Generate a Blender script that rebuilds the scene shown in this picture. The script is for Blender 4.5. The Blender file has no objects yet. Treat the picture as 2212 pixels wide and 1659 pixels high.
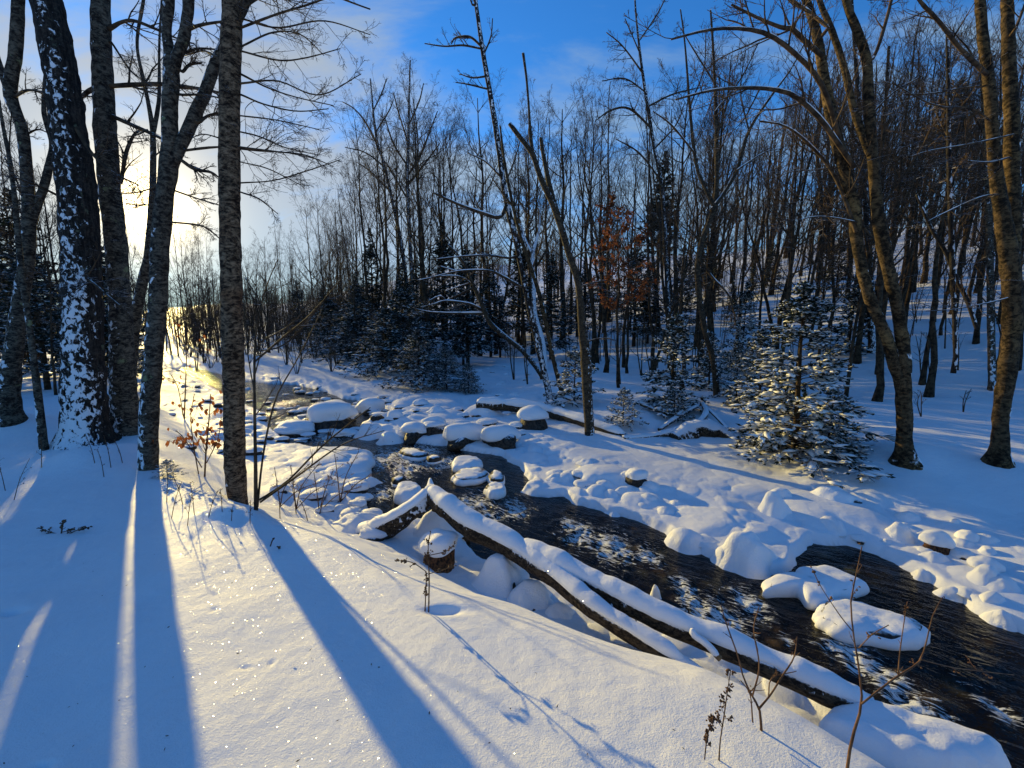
import bpy, math
import numpy as np
from math import radians

rng = np.random.default_rng(11)
sc = bpy.context.scene
col = sc.collection

# ------------------------------------------------------------------ camera
FPX = 900.0                       # focal length in pixels of a 2212 x 1659 picture
PITCH = math.atan(114.5 / FPX)
CAMZ = 1.65
cam_d = bpy.data.cameras.new('camera')
cam_d.sensor_width = 36.0
cam_d.lens = 36.0 * FPX / 2212.0
cam_d.clip_start = 0.05
cam_d.clip_end = 4000
cam = bpy.data.objects.new('camera', cam_d)
cam.location = (0, 0, CAMZ)
cam.rotation_euler = (radians(90) - PITCH, 0, 0)
col.objects.link(cam)
sc.camera = cam

# ------------------------------------------------------------------ sky, sun, exposure
SUN_AZ = radians(-40.0)           # from +Y towards -X
SUN_EL = radians(12.2)
sun_dir = np.array([math.sin(SUN_AZ) * math.cos(SUN_EL), math.cos(SUN_AZ) * math.cos(SUN_EL), math.sin(SUN_EL)])

world = bpy.data.worlds.new('World')
sc.world = world
world.use_nodes = True
wn = world.node_tree.nodes
wl = world.node_tree.links
wn.clear()


def N(nodes, typ, **kw):
    n = nodes.new(typ)
    for k, v in kw.items():
        if k.startswith('in_'):
            n.inputs[int(k[3:])].default_value = v
        else:
            setattr(n, k, v)
    return n


def build_world():
    out = N(wn, 'ShaderNodeOutputWorld')
    bg = N(wn, 'ShaderNodeBackground')
    bg.inputs['Strength'].default_value = 0.12
    sky = N(wn, 'ShaderNodeTexSky', sky_type='NISHITA')
    sky.sun_disc = False
    sky.sun_elevation = SUN_EL
    sky.sun_rotation = SUN_AZ
    sky.altitude = 300
    sky.air_density = 1.0
    sky.dust_density = 0.15
    sky.ozone_density = 2.5
    tint = N(wn, 'ShaderNodeMix', data_type='RGBA', blend_type='MULTIPLY')
    tint.inputs[0].default_value = 1.0
    tint.inputs[7].default_value = SKY_TINT
    wl.new(sky.outputs[0], tint.inputs[6])
    # direction
    tc = N(wn, 'ShaderNodeTexCoord')
    sep = N(wn, 'ShaderNodeSeparateXYZ')
    wl.new(tc.outputs['Generated'], sep.inputs[0])
    den = N(wn, 'ShaderNodeMath', operation='ADD')
    den.inputs[1].default_value = 0.22
    mx = N(wn, 'ShaderNodeMath', operation='MAXIMUM')
    mx.inputs[1].default_value = 0.0
    wl.new(sep.outputs[2], mx.inputs[0])
    wl.new(mx.outputs[0], den.inputs[0])
    dv = N(wn, 'ShaderNodeVectorMath', operation='DIVIDE')
    cmb = N(wn, 'ShaderNodeCombineXYZ')
    for i in range(3):
        wl.new(den.outputs[0], cmb.inputs[i])
    wl.new(tc.outputs['Generated'], dv.inputs[0])
    wl.new(cmb.outputs[0], dv.inputs[1])
    mp = N(wn, 'ShaderNodeMapping')
    mp.inputs['Rotation'].default_value = (0, 0, radians(28))
    mp.inputs['Scale'].default_value = (0.9, 1.9, 1.0)
    wl.new(dv.outputs[0], mp.inputs[0])
    nz = N(wn, 'ShaderNodeTexNoise')
    nz.inputs['Scale'].default_value = 1.7
    nz.inputs['Detail'].default_value = 7
    nz.inputs['Roughness'].default_value = 0.60
    nz.inputs['Distortion'].default_value = 0.35
    wl.new(mp.outputs[0], nz.inputs['Vector'])
    # cosine to the sun: thin cloud scatters forward, thicker towards the sun
    dot = N(wn, 'ShaderNodeVectorMath', operation='DOT_PRODUCT')
    dot.inputs[1].default_value = tuple(sun_dir)
    wl.new(tc.outputs['Generated'], dot.inputs[0])
    cl = N(wn, 'ShaderNodeMath', operation='MAXIMUM')
    cl.inputs[1].default_value = 0.0
    wl.new(dot.outputs['Value'], cl.inputs[0])

    def powr(e):
        p = N(wn, 'ShaderNodeMath', operation='POWER')
        p.inputs[1].default_value = e
        wl.new(cl.outputs[0], p.inputs[0])
        return p

    def mul(a, k):
        m = N(wn, 'ShaderNodeMath', operation='MULTIPLY')
        m.inputs[1].default_value = k
        wl.new(a.outputs[0], m.inputs[0])
        return m

    def add(a, b):
        m = N(wn, 'ShaderNodeMath', operation='ADD')
        wl.new(a.outputs[0], m.inputs[0])
        if hasattr(b, 'outputs'):
            wl.new(b.outputs[0], m.inputs[1])
        else:
            m.inputs[1].default_value = b
        return m

    # coverage = noise + more towards the sun
    hz = N(wn, 'ShaderNodeMapRange')          # less cloud high up
    hz.inputs[1].default_value = 0.15
    hz.inputs[2].default_value = 0.62
    hz.inputs[3].default_value = 0.27
    hz.inputs[4].default_value = -0.06
    wl.new(sep.outputs[2], hz.inputs[0])
    cov = add(add(nz, mul(powr(2.0), 0.22)), hz)
    ramp = N(wn, 'ShaderNodeMapRange', interpolation_type='SMOOTHSTEP')
    ramp.inputs[1].default_value = 0.50
    ramp.inputs[2].default_value = 0.86
    ramp.inputs[3].default_value = 0.0
    ramp.inputs[4].default_value = 0.80
    wl.new(cov.outputs[0], ramp.inputs[0])
    # cloud brightness
    br = add(add(mul(powr(3.0), CLOUD[1]), mul(powr(60.0), CLOUD[2])), CLOUD[0])
    ccol = N(wn, 'ShaderNodeMix', data_type='RGBA')
    ccol.inputs[6].default_value = (0.60, 0.86, 1.10, 1)
    ccol.inputs[7].default_value = (1.0, 0.90, 0.66, 1)
    wl.new(powr(7.0).outputs[0], ccol.inputs[0])
    cm = N(wn, 'ShaderNodeVectorMath', operation='SCALE')
    wl.new(ccol.outputs[2], cm.inputs[0])
    wl.new(br.outputs[0], cm.inputs['Scale'])
    mixc = N(wn, 'ShaderNodeMix', data_type='RGBA')
    wl.new(ramp.outputs[0], mixc.inputs[0])
    wl.new(tint.outputs[2], mixc.inputs[6])
    wl.new(cm.outputs[0], mixc.inputs[7])
    # aureole round the sun seen through thin cloud
    au = N(wn, 'ShaderNodeVectorMath', operation='SCALE')
    au.inputs[0].default_value = (1.0, 0.74, 0.32)
    wl.new(add(mul(powr(1200.0), 40.0), mul(powr(260.0), 7.0)).outputs[0], au.inputs['Scale'])
    fin = N(wn, 'ShaderNodeVectorMath', operation='ADD')
    wl.new(mixc.outputs[2], fin.inputs[0])
    wl.new(au.outputs[0], fin.inputs[1])
    wl.new(fin.outputs[0], bg.inputs[0])
    wl.new(bg.outputs[0], out.inputs[0])


SKY_TINT = (0.29, 0.87, 1.46, 1)
CLOUD = (3.2, 0.5, 1.0)
build_world()

sun_d = bpy.data.lights.new('sun', 'SUN')
sun_d.energy = 4.5
sun_d.angle = radians(0.6)
sun_d.color = (1.0, 0.76, 0.26)
sun = bpy.data.objects.new('sun', sun_d)
sun.rotation_euler = (radians(90) - SUN_EL, 0, math.pi - SUN_AZ)
sun.rotation_euler = (0, 0, 0)
import mathutils
sun.rotation_euler = mathutils.Vector(tuple(sun_dir)).to_track_quat('Z', 'Y').to_euler()
sun.location = (-30, 40, 30)
col.objects.link(sun)

sc.view_settings.view_transform = 'Standard'
sc.view_settings.look = 'None'
sc.view_settings.exposure = 0.46
sc.view_settings.gamma = 1.0
sc.view_settings.use_curve_mapping = False
sc.cycles.max_bounces = 5
sc.cycles.diffuse_bounces = 3
sc.cycles.glossy_bounces = 3
sc.cycles.transparent_max_bounces = 6
sc.cycles.caustics_reflective = False
sc.cycles.caustics_refractive = False

# ------------------------------------------------------------------ numeric helpers
CP, SP = math.cos(PITCH), math.sin(PITCH)


def ray(u, v):
    cx = (u - 1106.0) / FPX
    dn = (v - 829.5) / FPX
    return np.array([cx, CP - dn * SP, -(SP + dn * CP)])


def onz(u, v, z):
    d = ray(u, v)
    t = (z - CAMZ) / d[2]
    return np.array([0, 0, CAMZ]) + t * d


def ony(u, v, y):
    d = ray(u, v)
    return np.array([0, 0, CAMZ]) + (y / d[1]) * d


def px_m(y, v=829.5, u=1106.0):   # metres per picture pixel at depth y; things off the axis look wider in a straight-line lens
    return (y / ray(1106, v)[1]) / FPX * math.cos(math.atan((u - 1106.0) / FPX))


def _h(ix, iy, iz, seed):
    n = (ix.astype(np.int64) * 374761393 + iy.astype(np.int64) * 668265263 + iz.astype(np.int64) * 2147483647 + seed * 974634777) & 0xffffffff
    n = ((n ^ (n >> 13)) * 1274126177) & 0xffffffff
    n = ((n ^ (n >> 16)) * 2246822519) & 0xffffffff
    n = n ^ (n >> 15)
    return (n & 0xffffff).astype(np.float64) / 0xffffff


def vn2(x, y, seed=0):
    ix, iy = np.floor(x), np.floor(y)
    fx, fy = x - ix, y - iy
    fx = fx * fx * (3 - 2 * fx)
    fy = fy * fy * (3 - 2 * fy)
    z = np.zeros_like(ix)
    a = _h(ix, iy, z, seed)
    b = _h(ix + 1, iy, z, seed)
    c = _h(ix, iy + 1, z, seed)
    d = _h(ix + 1, iy + 1, z, seed)
    return (a * (1 - fx) + b * fx) * (1 - fy) + (c * (1 - fx) + d * fx) * fy - 0.5


def vn3(x, y, z, seed=0):
    ix, iy, iz = np.floor(x), np.floor(y), np.floor(z)
    fx, fy, fz = x - ix, y - iy, z - iz
    fx = fx * fx * (3 - 2 * fx)
    fy = fy * fy * (3 - 2 * fy)
    fz = fz * fz * (3 - 2 * fz)
    r = 0
    for dx in (0, 1):
        for dy in (0, 1):
            for dz in (0, 1):
                w = (fx if dx else 1 - fx) * (fy if dy else 1 - fy) * (fz if dz else 1 - fz)
                r = r + w * _h(ix + dx, iy + dy, iz + dz, seed)
    return r - 0.5


def ss(a, b, x):
    t = np.clip((x - a) / (b - a), 0, 1)
    return t * t * (3 - 2 * t)


def pillow(x, y, cell, seed, prob=1.0, rmin=0.3, rmax=0.62):
    """rounded humps scattered on a jittered grid, 0..1"""
    gx, gy = np.floor(x / cell), np.floor(y / cell)
    best = np.zeros_like(x)
    z = np.zeros_like(gx)
    for dx in (-1, 0, 1):
        for dy in (-1, 0, 1):
            cx, cy = gx + dx, gy + dy
            px = (cx + 0.15 + 0.7 * _h(cx, cy, z, seed)) * cell
            py = (cy + 0.15 + 0.7 * _h(cx, cy, z, seed + 1)) * cell
            r = (rmin + (rmax - rmin) * _h(cx, cy, z, seed + 2)) * cell
            ok = _h(cx, cy, z, seed + 3) < prob
            an = _h(cx, cy, z, seed + 4) * 3.14
            ux = (x - px) * np.cos(an) + (y - py) * np.sin(an)
            uy = -(x - px) * np.sin(an) + (y - py) * np.cos(an)
            q = (ux * ux + uy * uy * 1.8) / (r * r)
            hgt = np.where(ok, np.sqrt(np.clip(1 - q, 0, 1)) * (r / (rmax * cell)), 0)
            best = np.maximum(best, hgt)
    return best


def sdf(x, y, poly):
    """signed distance to a closed polygon, positive inside"""
    P = np.asarray(poly, float)
    Qn = np.roll(P, -1, axis=0)
    d2 = np.full(x.shape, 1e18)
    ins = np.zeros(x.shape, bool)
    for (ax, ay), (bx, by) in zip(P, Qn):
        ex, ey = bx - ax, by - ay
        L = ex * ex + ey * ey + 1e-12
        t = np.clip(((x - ax) * ex + (y - ay) * ey) / L, 0, 1)
        dx, dy = x - ax - t * ex, y - ay - t * ey
        np.minimum(d2, dx * dx + dy * dy, out=d2)
        if ay != by:
            c = ((ay <= y) != (by <= y)) & (x < ax + (y - ay) / (by - ay) * ex)
            ins ^= c
    d = np.sqrt(d2)
    return np.where(ins, d, -d)


# ------------------------------------------------------------------ mesh helpers
def mk_mesh(name, V, Q=None, T=None, smooth=True, attrs=None):
    me = bpy.data.meshes.new(name)
    V = np.ascontiguousarray(V, np.float32)
    Q = np.zeros((0, 4), np.int32) if Q is None or len(Q) == 0 else np.asarray(Q, np.int32)
    T = np.zeros((0, 3), np.int32) if T is None or len(T) == 0 else np.asarray(T, np.int32)
    loops = np.concatenate([Q.ravel(), T.ravel()]).astype(np.int32)
    me.vertices.add(len(V))
    me.vertices.foreach_set('co', V.ravel())
    me.loops.add(len(loops))
    me.loops.foreach_set('vertex_index', loops)
    starts = np.concatenate([np.arange(len(Q)) * 4, len(Q) * 4 + np.arange(len(T)) * 3]).astype(np.int32)
    me.polygons.add(len(starts))
    me.polygons.foreach_set('loop_start', starts)
    if smooth:
        me.polygons.foreach_set('use_smooth', np.ones(len(starts), bool))
    me.update(calc_edges=True)
    if attrs:
        for k, a in attrs.items():
            at = me.attributes.new(k, 'FLOAT', 'POINT')
            at.data.foreach_set('value', np.ascontiguousarray(a, np.float32))
    return me


class Geo:
    def __init__(self):
        self.V, self.Q, self.T, self.n = [], [], [], 0

    def add(self, V, Q=None, T=None):
        V = np.asarray(V, float).reshape(-1, 3)
        if Q is not None and len(Q):
            self.Q.append(np.asarray(Q) + self.n)
        if T is not None and len(T):
            self.T.append(np.asarray(T) + self.n)
        self.V.append(V)
        self.n += len(V)

    def tubes(self, P, R, k=5, rough=0.0, freq=6.0, seed=0, cap=True, flat=1.0, up=None):
        """P (B,n,3) centre lines, R (B,n) radii"""
        P = np.asarray(P, float)
        R = np.asarray(R, float)
        if P.ndim == 2:
            P, R = P[None], R[None]
        B, n, _ = P.shape
        T = np.gradient(P, axis=1)
        T /= np.linalg.norm(T, axis=2, keepdims=True) + 1e-9
        D = P[:, -1] - P[:, 0]
        D /= np.linalg.norm(D, axis=1, keepdims=True) + 1e-9
        if up is None:
            ref = np.where(np.abs(D[:, 2:3]) > 0.75, np.array([[1.0, 0.12, 0]]), np.array([[0.05, 0.02, 1.0]]))
        else:
            ref = np.repeat(np.array([up], float), B, 0)
        ref = np.repeat(ref[:, None, :], n, 1)
        A = ref - T * (ref * T).sum(2, keepdims=True)
        A /= np.linalg.norm(A, axis=2, keepdims=True) + 1e-9
        Bn = np.cross(T, A)
        th = np.arange(k) * 2 * np.pi / k
        rr = np.repeat(R[:, :, None], k, 2)
        if rough > 0:
            c, s = np.cos(th), np.sin(th)
            ln = np.concatenate([np.zeros((B, 1)), np.cumsum(np.linalg.norm(np.diff(P, axis=1), axis=2), 1)], 1)
            X = (rr * c) * freq
            Y = (rr * s) * freq
            Z = np.repeat(ln[:, :, None], k, 2) * freq * 0.55
            off = vn3(X, Y, Z, seed) + 0.55 * vn3(X * 2.3 + 9, Y * 2.3, Z * 2.3, seed + 5)
            rr = rr * (1 + rough * off)
        V = P[:, :, None, :] + rr[..., None] * (A[:, :, None, :] * (np.cos(th) * flat)[None, None, :, None] + Bn[:, :, None, :] * np.sin(th)[None, None, :, None])
        idx = np.arange(B * n * k).reshape(B, n, k)
        a = idx[:, :-1, :]
        b = idx[:, 1:, :]
        Q = np.stack([a, np.roll(a, -1, 2), np.roll(b, -1, 2), b], -1).reshape(-1, 4)
        V = V.reshape(-1, 3)
        T3 = None
        if cap and k > 3:
            ends = np.concatenate([P[:, 0], P[:, -1]])
            e0 = B * n * k
            V = np.concatenate([V, ends])
            s_ = idx[:, 0, :]
            e_ = idx[:, -1, :]
            c0 = (e0 + np.arange(B))[:, None].repeat(k, 1)
            c1 = (e0 + B + np.arange(B))[:, None].repeat(k, 1)
            T3 = np.concatenate([np.stack([c0, np.roll(s_, -1, 1), s_], -1).reshape(-1, 3), np.stack([c1, e_, np.roll(e_, -1, 1)], -1).reshape(-1, 3)])
        self.add(V, Q, T3)

    def mesh(self, name, smooth=True):
        Q = np.concatenate(self.Q) if self.Q else None
        T = np.concatenate(self.T) if self.T else None
        return mk_mesh(name, np.concatenate(self.V), Q, T, smooth)

    def build(self, name, mat, parent=None, loc=None, smooth=True):
        if loc is not None:
            self.V = [v - np.asarray(loc) for v in self.V]
        return put(name, self.mesh(name, smooth), mat, parent)


def put(name, me, mat, parent=None):
    o = bpy.data.objects.new(name, me)
    if mat is not None and len(me.materials) == 0:
        me.materials.append(mat)
    col.objects.link(o)
    if parent is not None:
        o.parent = parent
    return o


def tag(o, label, cat, group=None, kind=None):
    o['label'] = label
    o['category'] = cat
    if group:
        o['group'] = group
    if kind:
        o['kind'] = kind
    return o


def thing(name, loc, label, cat, group=None, rz=0.0):
    o = bpy.data.objects.new(name, None)
    o.empty_display_size = 0.1
    o.location = tuple(float(c) for c in loc)
    o.rotation_euler = (0, 0, rz)
    col.objects.link(o)
    return tag(o, label, cat, group)


def copy_tree(o, parent=None):
    c = o.copy()
    col.objects.link(c)
    if parent is not None:
        c.parent = parent
    for ch in list(o.children):
        copy_tree(ch, c)
    return c


def smooth_path(pts, n):
    """Catmull-Rom through pts (m, d) resampled to n rows"""
    P = np.asarray(pts, float)
    if len(P) == 2:
        t = np.linspace(0, 1, n)[:, None]
        return P[0] * (1 - t) + P[1] * t
    E = np.concatenate([[2 * P[0] - P[1]], P, [2 * P[-1] - P[-2]]])
    seg = np.linalg.norm(np.diff(P[:, :3], axis=0), axis=1)
    cum = np.concatenate([[0], np.cumsum(seg)])
    s = np.linspace(0, cum[-1], n)
    i = np.clip(np.searchsorted(cum, s, side='right') - 1, 0, len(P) - 2)
    t = ((s - cum[i]) / (seg[i] + 1e-9))[:, None]
    p0, p1, p2, p3 = E[i], E[i + 1], E[i + 2], E[i + 3]
    return 0.5 * (2 * p1 + (p2 - p0) * t + (2 * p0 - 5 * p1 + 4 * p2 - p3) * t ** 2 + (3 * p1 - p0 - 3 * p2 + p3) * t ** 3)


# ------------------------------------------------------------------ materials
def new_mat(name):
    m = bpy.data.materials.new(name)
    m.use_nodes = True
    nt = m.node_tree
    nt.nodes.clear()
    out = nt.nodes.new('ShaderNodeOutputMaterial')
    b = nt.nodes.new('ShaderNodeBsdfPrincipled')
    nt.links.new(b.outputs[0], out.inputs[0])
    return m, nt.nodes, nt.links, b, out


def mixc(nodes, links, fac, a, b):
    m = nodes.new('ShaderNodeMix')
    m.data_type = 'RGBA'
    for sock, v in ((m.inputs[0], fac), (m.inputs[6], a), (m.inputs[7], b)):
        if hasattr(v, 'is_output'):
            links.new(v, sock)
        elif isinstance(v, tuple) and len(v) == 3:
            sock.default_value = (*v, 1)
        else:
            sock.default_value = v
    return m.outputs[2]


def noise(nodes, links, vec, scale, detail=3, rough=0.5, stretch=None, dist=0.0):
    if stretch is not None:
        mp = nodes.new('ShaderNodeMapping')
        mp.inputs['Scale'].default_value = stretch
        links.new(vec, mp.inputs[0])
        vec = mp.outputs[0]
    n = nodes.new('ShaderNodeTexNoise')
    n.inputs['Scale'].default_value = scale
    n.inputs['Detail'].default_value = detail
    n.inputs['Roughness'].default_value = rough
    n.inputs['Distortion'].default_value = dist
    links.new(vec, n.inputs['Vector'])
    return n.outputs[0]


def rng_map(nodes, links, val, a, b, c=0.0, d=1.0, smooth=True):
    r = nodes.new('ShaderNodeMapRange')
    r.interpolation_type = 'SMOOTHSTEP' if smooth else 'LINEAR'
    r.inputs[1].default_value = a
    r.inputs[2].default_value = b
    r.inputs[3].default_value = c
    r.inputs[4].default_value = d
    links.new(val, r.inputs[0])
    return r.outputs[0]


def math_n(nodes, links, op, a, b=None):
    m = nodes.new('ShaderNodeMath')
    m.operation = op
    for s, v in ((m.inputs[0], a), (m.inputs[1], b)):
        if v is None:
            continue
        if hasattr(v, 'is_output'):
            links.new(v, s)
        else:
            s.default_value = v
    return m.outputs[0]


def snow_material(name, grain=1.0, bed=False):
    m, nd, lk, b, out = new_mat(name)
    tc = nd.new('ShaderNodeTexCoord')
    vec = tc.outputs['Object']
    n1 = noise(nd, lk, vec, 2.2, 3)
    colr = mixc(nd, lk, n1, (0.80, 0.81, 0.83), (0.90, 0.90, 0.90))
    b.inputs['Roughness'].default_value = 0.62
    b.inputs['Specular IOR Level'].default_value = 0.25
    fine = noise(nd, lk, vec, 120, 4, 0.72)
    med = noise(nd, lk, vec, 14, 3, 0.5)
    hsum = math_n(nd, lk, 'ADD', math_n(nd, lk, 'MULTIPLY', fine, 0.0085 * grain), math_n(nd, lk, 'MULTIPLY', med, 0.016))
    # ice-crystal glints: tiny facets with their own tilt
    vo = nd.new('ShaderNodeTexVoronoi')
    vo.inputs['Scale'].default_value = 240
    lk.new(vec, vo.inputs['Vector'])
    bump = nd.new('ShaderNodeBump')
    bump.inputs['Strength'].default_value = 0.55
    bump.inputs['Distance'].default_value = 1.0
    lk.new(hsum, bump.inputs['Height'])
    lk.new(bump.outputs[0], b.inputs['Normal'])
    if bed:
        at = nd.new('ShaderNodeAttribute')
        at.attribute_name = 'bed'
        rockc = mixc(nd, lk, noise(nd, lk, vec, 5, 4), (0.020, 0.015, 0.010), (0.10, 0.075, 0.045))
        colr = mixc(nd, lk, at.outputs['Fac'], colr, rockc)
        lk.new(colr, b.inputs['Base Color'])
    else:
        lk.new(colr, b.inputs['Base Color'])
    # glint layer
    gl = nd.new('ShaderNodeBsdfGlossy')
    gl.inputs['Roughness'].default_value = 0.12
    gl.inputs['Color'].default_value = (1, 1, 1, 1)
    nm = nd.new('ShaderNodeVectorMath')
    nm.operation = 'MULTIPLY_ADD'
    nm.inputs[1].default_value = (1.7, 1.7, 1.7)
    nm.inputs[2].default_value = (-0.85, -0.85, 0.35)
    lk.new(vo.outputs['Color'], nm.inputs[0])
    nn = nd.new('ShaderNodeVectorMath')
    nn.operation = 'NORMALIZE'
    lk.new(nm.outputs[0], nn.inputs[0])
    lk.new(nn.outputs[0], gl.inputs['Normal'])
    sepc = nd.new('ShaderNodeSeparateColor')
    lk.new(vo.outputs['Color'], sepc.inputs[0])
    g = math_n(nd, lk, 'LESS_THAN', vo.outputs['Distance'], 0.36)
    g2 = math_n(nd, lk, 'GREATER_THAN', sepc.outputs[2], 0.55)
    fac = math_n(nd, lk, 'MULTIPLY', math_n(nd, lk, 'MULTIPLY', g, g2), 0.11 * grain)
    if bed:
        fac = math_n(nd, lk, 'MULTIPLY', fac, math_n(nd, lk, 'SUBTRACT', 1.0, at.outputs['Fac']))
    ms = nd.new('ShaderNodeMixShader')
    lk.new(fac, ms.inputs[0])
    lk.new(b.outputs[0], ms.inputs[1])
    lk.new(gl.outputs[0], ms.inputs[2])
    lk.new(ms.outputs[0], out.inputs[0])
    return m


def bark_material(name, dark, light, lichen=None, stuck=None, stuck_amt=0.0, top=0.75, band=1.5, scale=1.0, warm=None):
    """bark with streaks, blotches and snow: stuck = direction that blown snow clings to, top = normal z above which snow lies"""
    m, nd, lk, b, out = new_mat(name)
    tc = nd.new('ShaderNodeTexCoord')
    vec = tc.outputs['Object']
    geo = nd.new('ShaderNodeNewGeometry')
    sep = nd.new('ShaderNodeSeparateXYZ')
    lk.new(geo.outputs['Normal'], sep.inputs[0])
    if band:
        n1 = noise(nd, lk, vec, 10 * scale, 7, 0.78, stretch=(1.0, 1.0, band), dist=0.9)
    else:
        n1 = noise(nd, lk, vec, 22 * scale, 6, 0.7, stretch=(1.3, 1.3, 0.22))
    n2 = noise(nd, lk, vec, 26 * scale, 4, 0.65, stretch=(1, 1, 1.8))
    f = rng_map(nd, lk, math_n(nd, lk, 'ADD', math_n(nd, lk, 'MULTIPLY', n1, 0.65), math_n(nd, lk, 'MULTIPLY', n2, 0.35)), 0.42, 0.62)
    c = mixc(nd, lk, f, dark, light)
    if warm is not None:
        nw = rng_map(nd, lk, noise(nd, lk, vec, 1.7 * scale, 2), 0.5, 0.68)
        c = mixc(nd, lk, nw, c, mixc(nd, lk, f, dark, warm))
    if lichen is not None:
        nl = rng_map(nd, lk, noise(nd, lk, vec, 5.5 * scale, 5, 0.6), 0.63, 0.70)
        c = mixc(nd, lk, nl, c, lichen)
    b.inputs['Roughness'].default_value = 0.85
    b.inputs['Specular IOR Level'].default_value = 0.15
    sm = rng_map(nd, lk, math_n(nd, lk, 'ADD', sep.outputs[2], math_n(nd, lk, 'MULTIPLY', n2, 0.5)), top + 0.22, top + 0.34)
    if stuck is not None:
        dt = nd.new('ShaderNodeVectorMath')
        dt.operation = 'DOT_PRODUCT'
        dt.inputs[1].default_value = stuck
        lk.new(geo.outputs['Normal'], dt.inputs[0])
        sn = noise(nd, lk, vec, 15 * scale, 5, 0.62, stretch=(1, 1, 0.7), dist=0.5)
        zf = rng_map(nd, lk, noise(nd, lk, vec, 1.1, 2), 0.3, 0.7, -0.05, 0.05)
        sep2 = nd.new('ShaderNodeSeparateXYZ')
        lk.new(vec, sep2.inputs[0])
        low = rng_map(nd, lk, sep2.outputs[2], 0.3, 3.2, 0.11, 0.0)     # drifts cling more near the foot
        sv = math_n(nd, lk, 'ADD', math_n(nd, lk, 'ADD', math_n(nd, lk, 'ADD', sn, math_n(nd, lk, 'MULTIPLY', dt.outputs['Value'], 0.26)), zf), low)
        st = rng_map(nd, lk, sv, 0.83 - stuck_amt, 0.88 - stuck_amt)
        sm = math_n(nd, lk, 'MAXIMUM', sm, st)
    c = mixc(nd, lk, sm, c, (0.85, 0.86, 0.88))
    lk.new(c, b.inputs['Base Color'])
    bp = nd.new('ShaderNodeBump')
    bp.inputs['Strength'].default_value = 0.9
    bp.inputs['Distance'].default_value = 0.02
    lk.new(math_n(nd, lk, 'ADD', math_n(nd, lk, 'ADD', n1, math_n(nd, lk, 'MULTIPLY', n2, 0.6)), math_n(nd, lk, 'MULTIPLY', sm, 0.5)), bp.inputs['Height'])
    lk.new(bp.outputs[0], b.inputs['Normal'])
    return m


def plain_material(name, c1, c2, scale=6.0, rough=0.8, bump=0.0, top=None, spec=0.2, transl=0.0):
    m, nd, lk, b, out = new_mat(name)
    tc = nd.new('ShaderNodeTexCoord')
    vec = tc.outputs['Object']
    n = noise(nd, lk, vec, scale, 5, 0.6)
    c = mixc(nd, lk, rng_map(nd, lk, n, 0.35, 0.65), c1, c2)
    if top is not None:
        geo = nd.new('ShaderNodeNewGeometry')
        sep = nd.new('ShaderNodeSeparateXYZ')
        lk.new(geo.outputs['Normal'], sep.inputs[0])
        sm = rng_map(nd, lk, math_n(nd, lk, 'ADD', sep.outputs[2], math_n(nd, lk, 'MULTIPLY', n, 0.5)), top + 0.2, top + 0.32)
        c = mixc(nd, lk, sm, c, (0.85, 0.86, 0.88))
    lk.new(c, b.inputs['Base Color'])
    b.inputs['Roughness'].default_value = rough
    b.inputs['Specular IOR Level'].default_value = spec
    if bump > 0:
        bp = nd.new('ShaderNodeBump')
        bp.inputs['Strength'].default_value = 0.8
        bp.inputs['Distance'].default_value = bump
        lk.new(n, bp.inputs['Height'])
        lk.new(bp.outputs[0], b.inputs['Normal'])
    if transl > 0:
        t = nd.new('ShaderNodeBsdfTranslucent')
        lk.new(c, t.inputs[0])
        ms = nd.new('ShaderNodeMixShader')
        ms.inputs[0].default_value = transl
        lk.new(b.outputs[0], ms.inputs[1])
        lk.new(t.outputs[0], ms.inputs[2])
        lk.new(ms.outputs[0], out.inputs[0])
    return m


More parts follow.
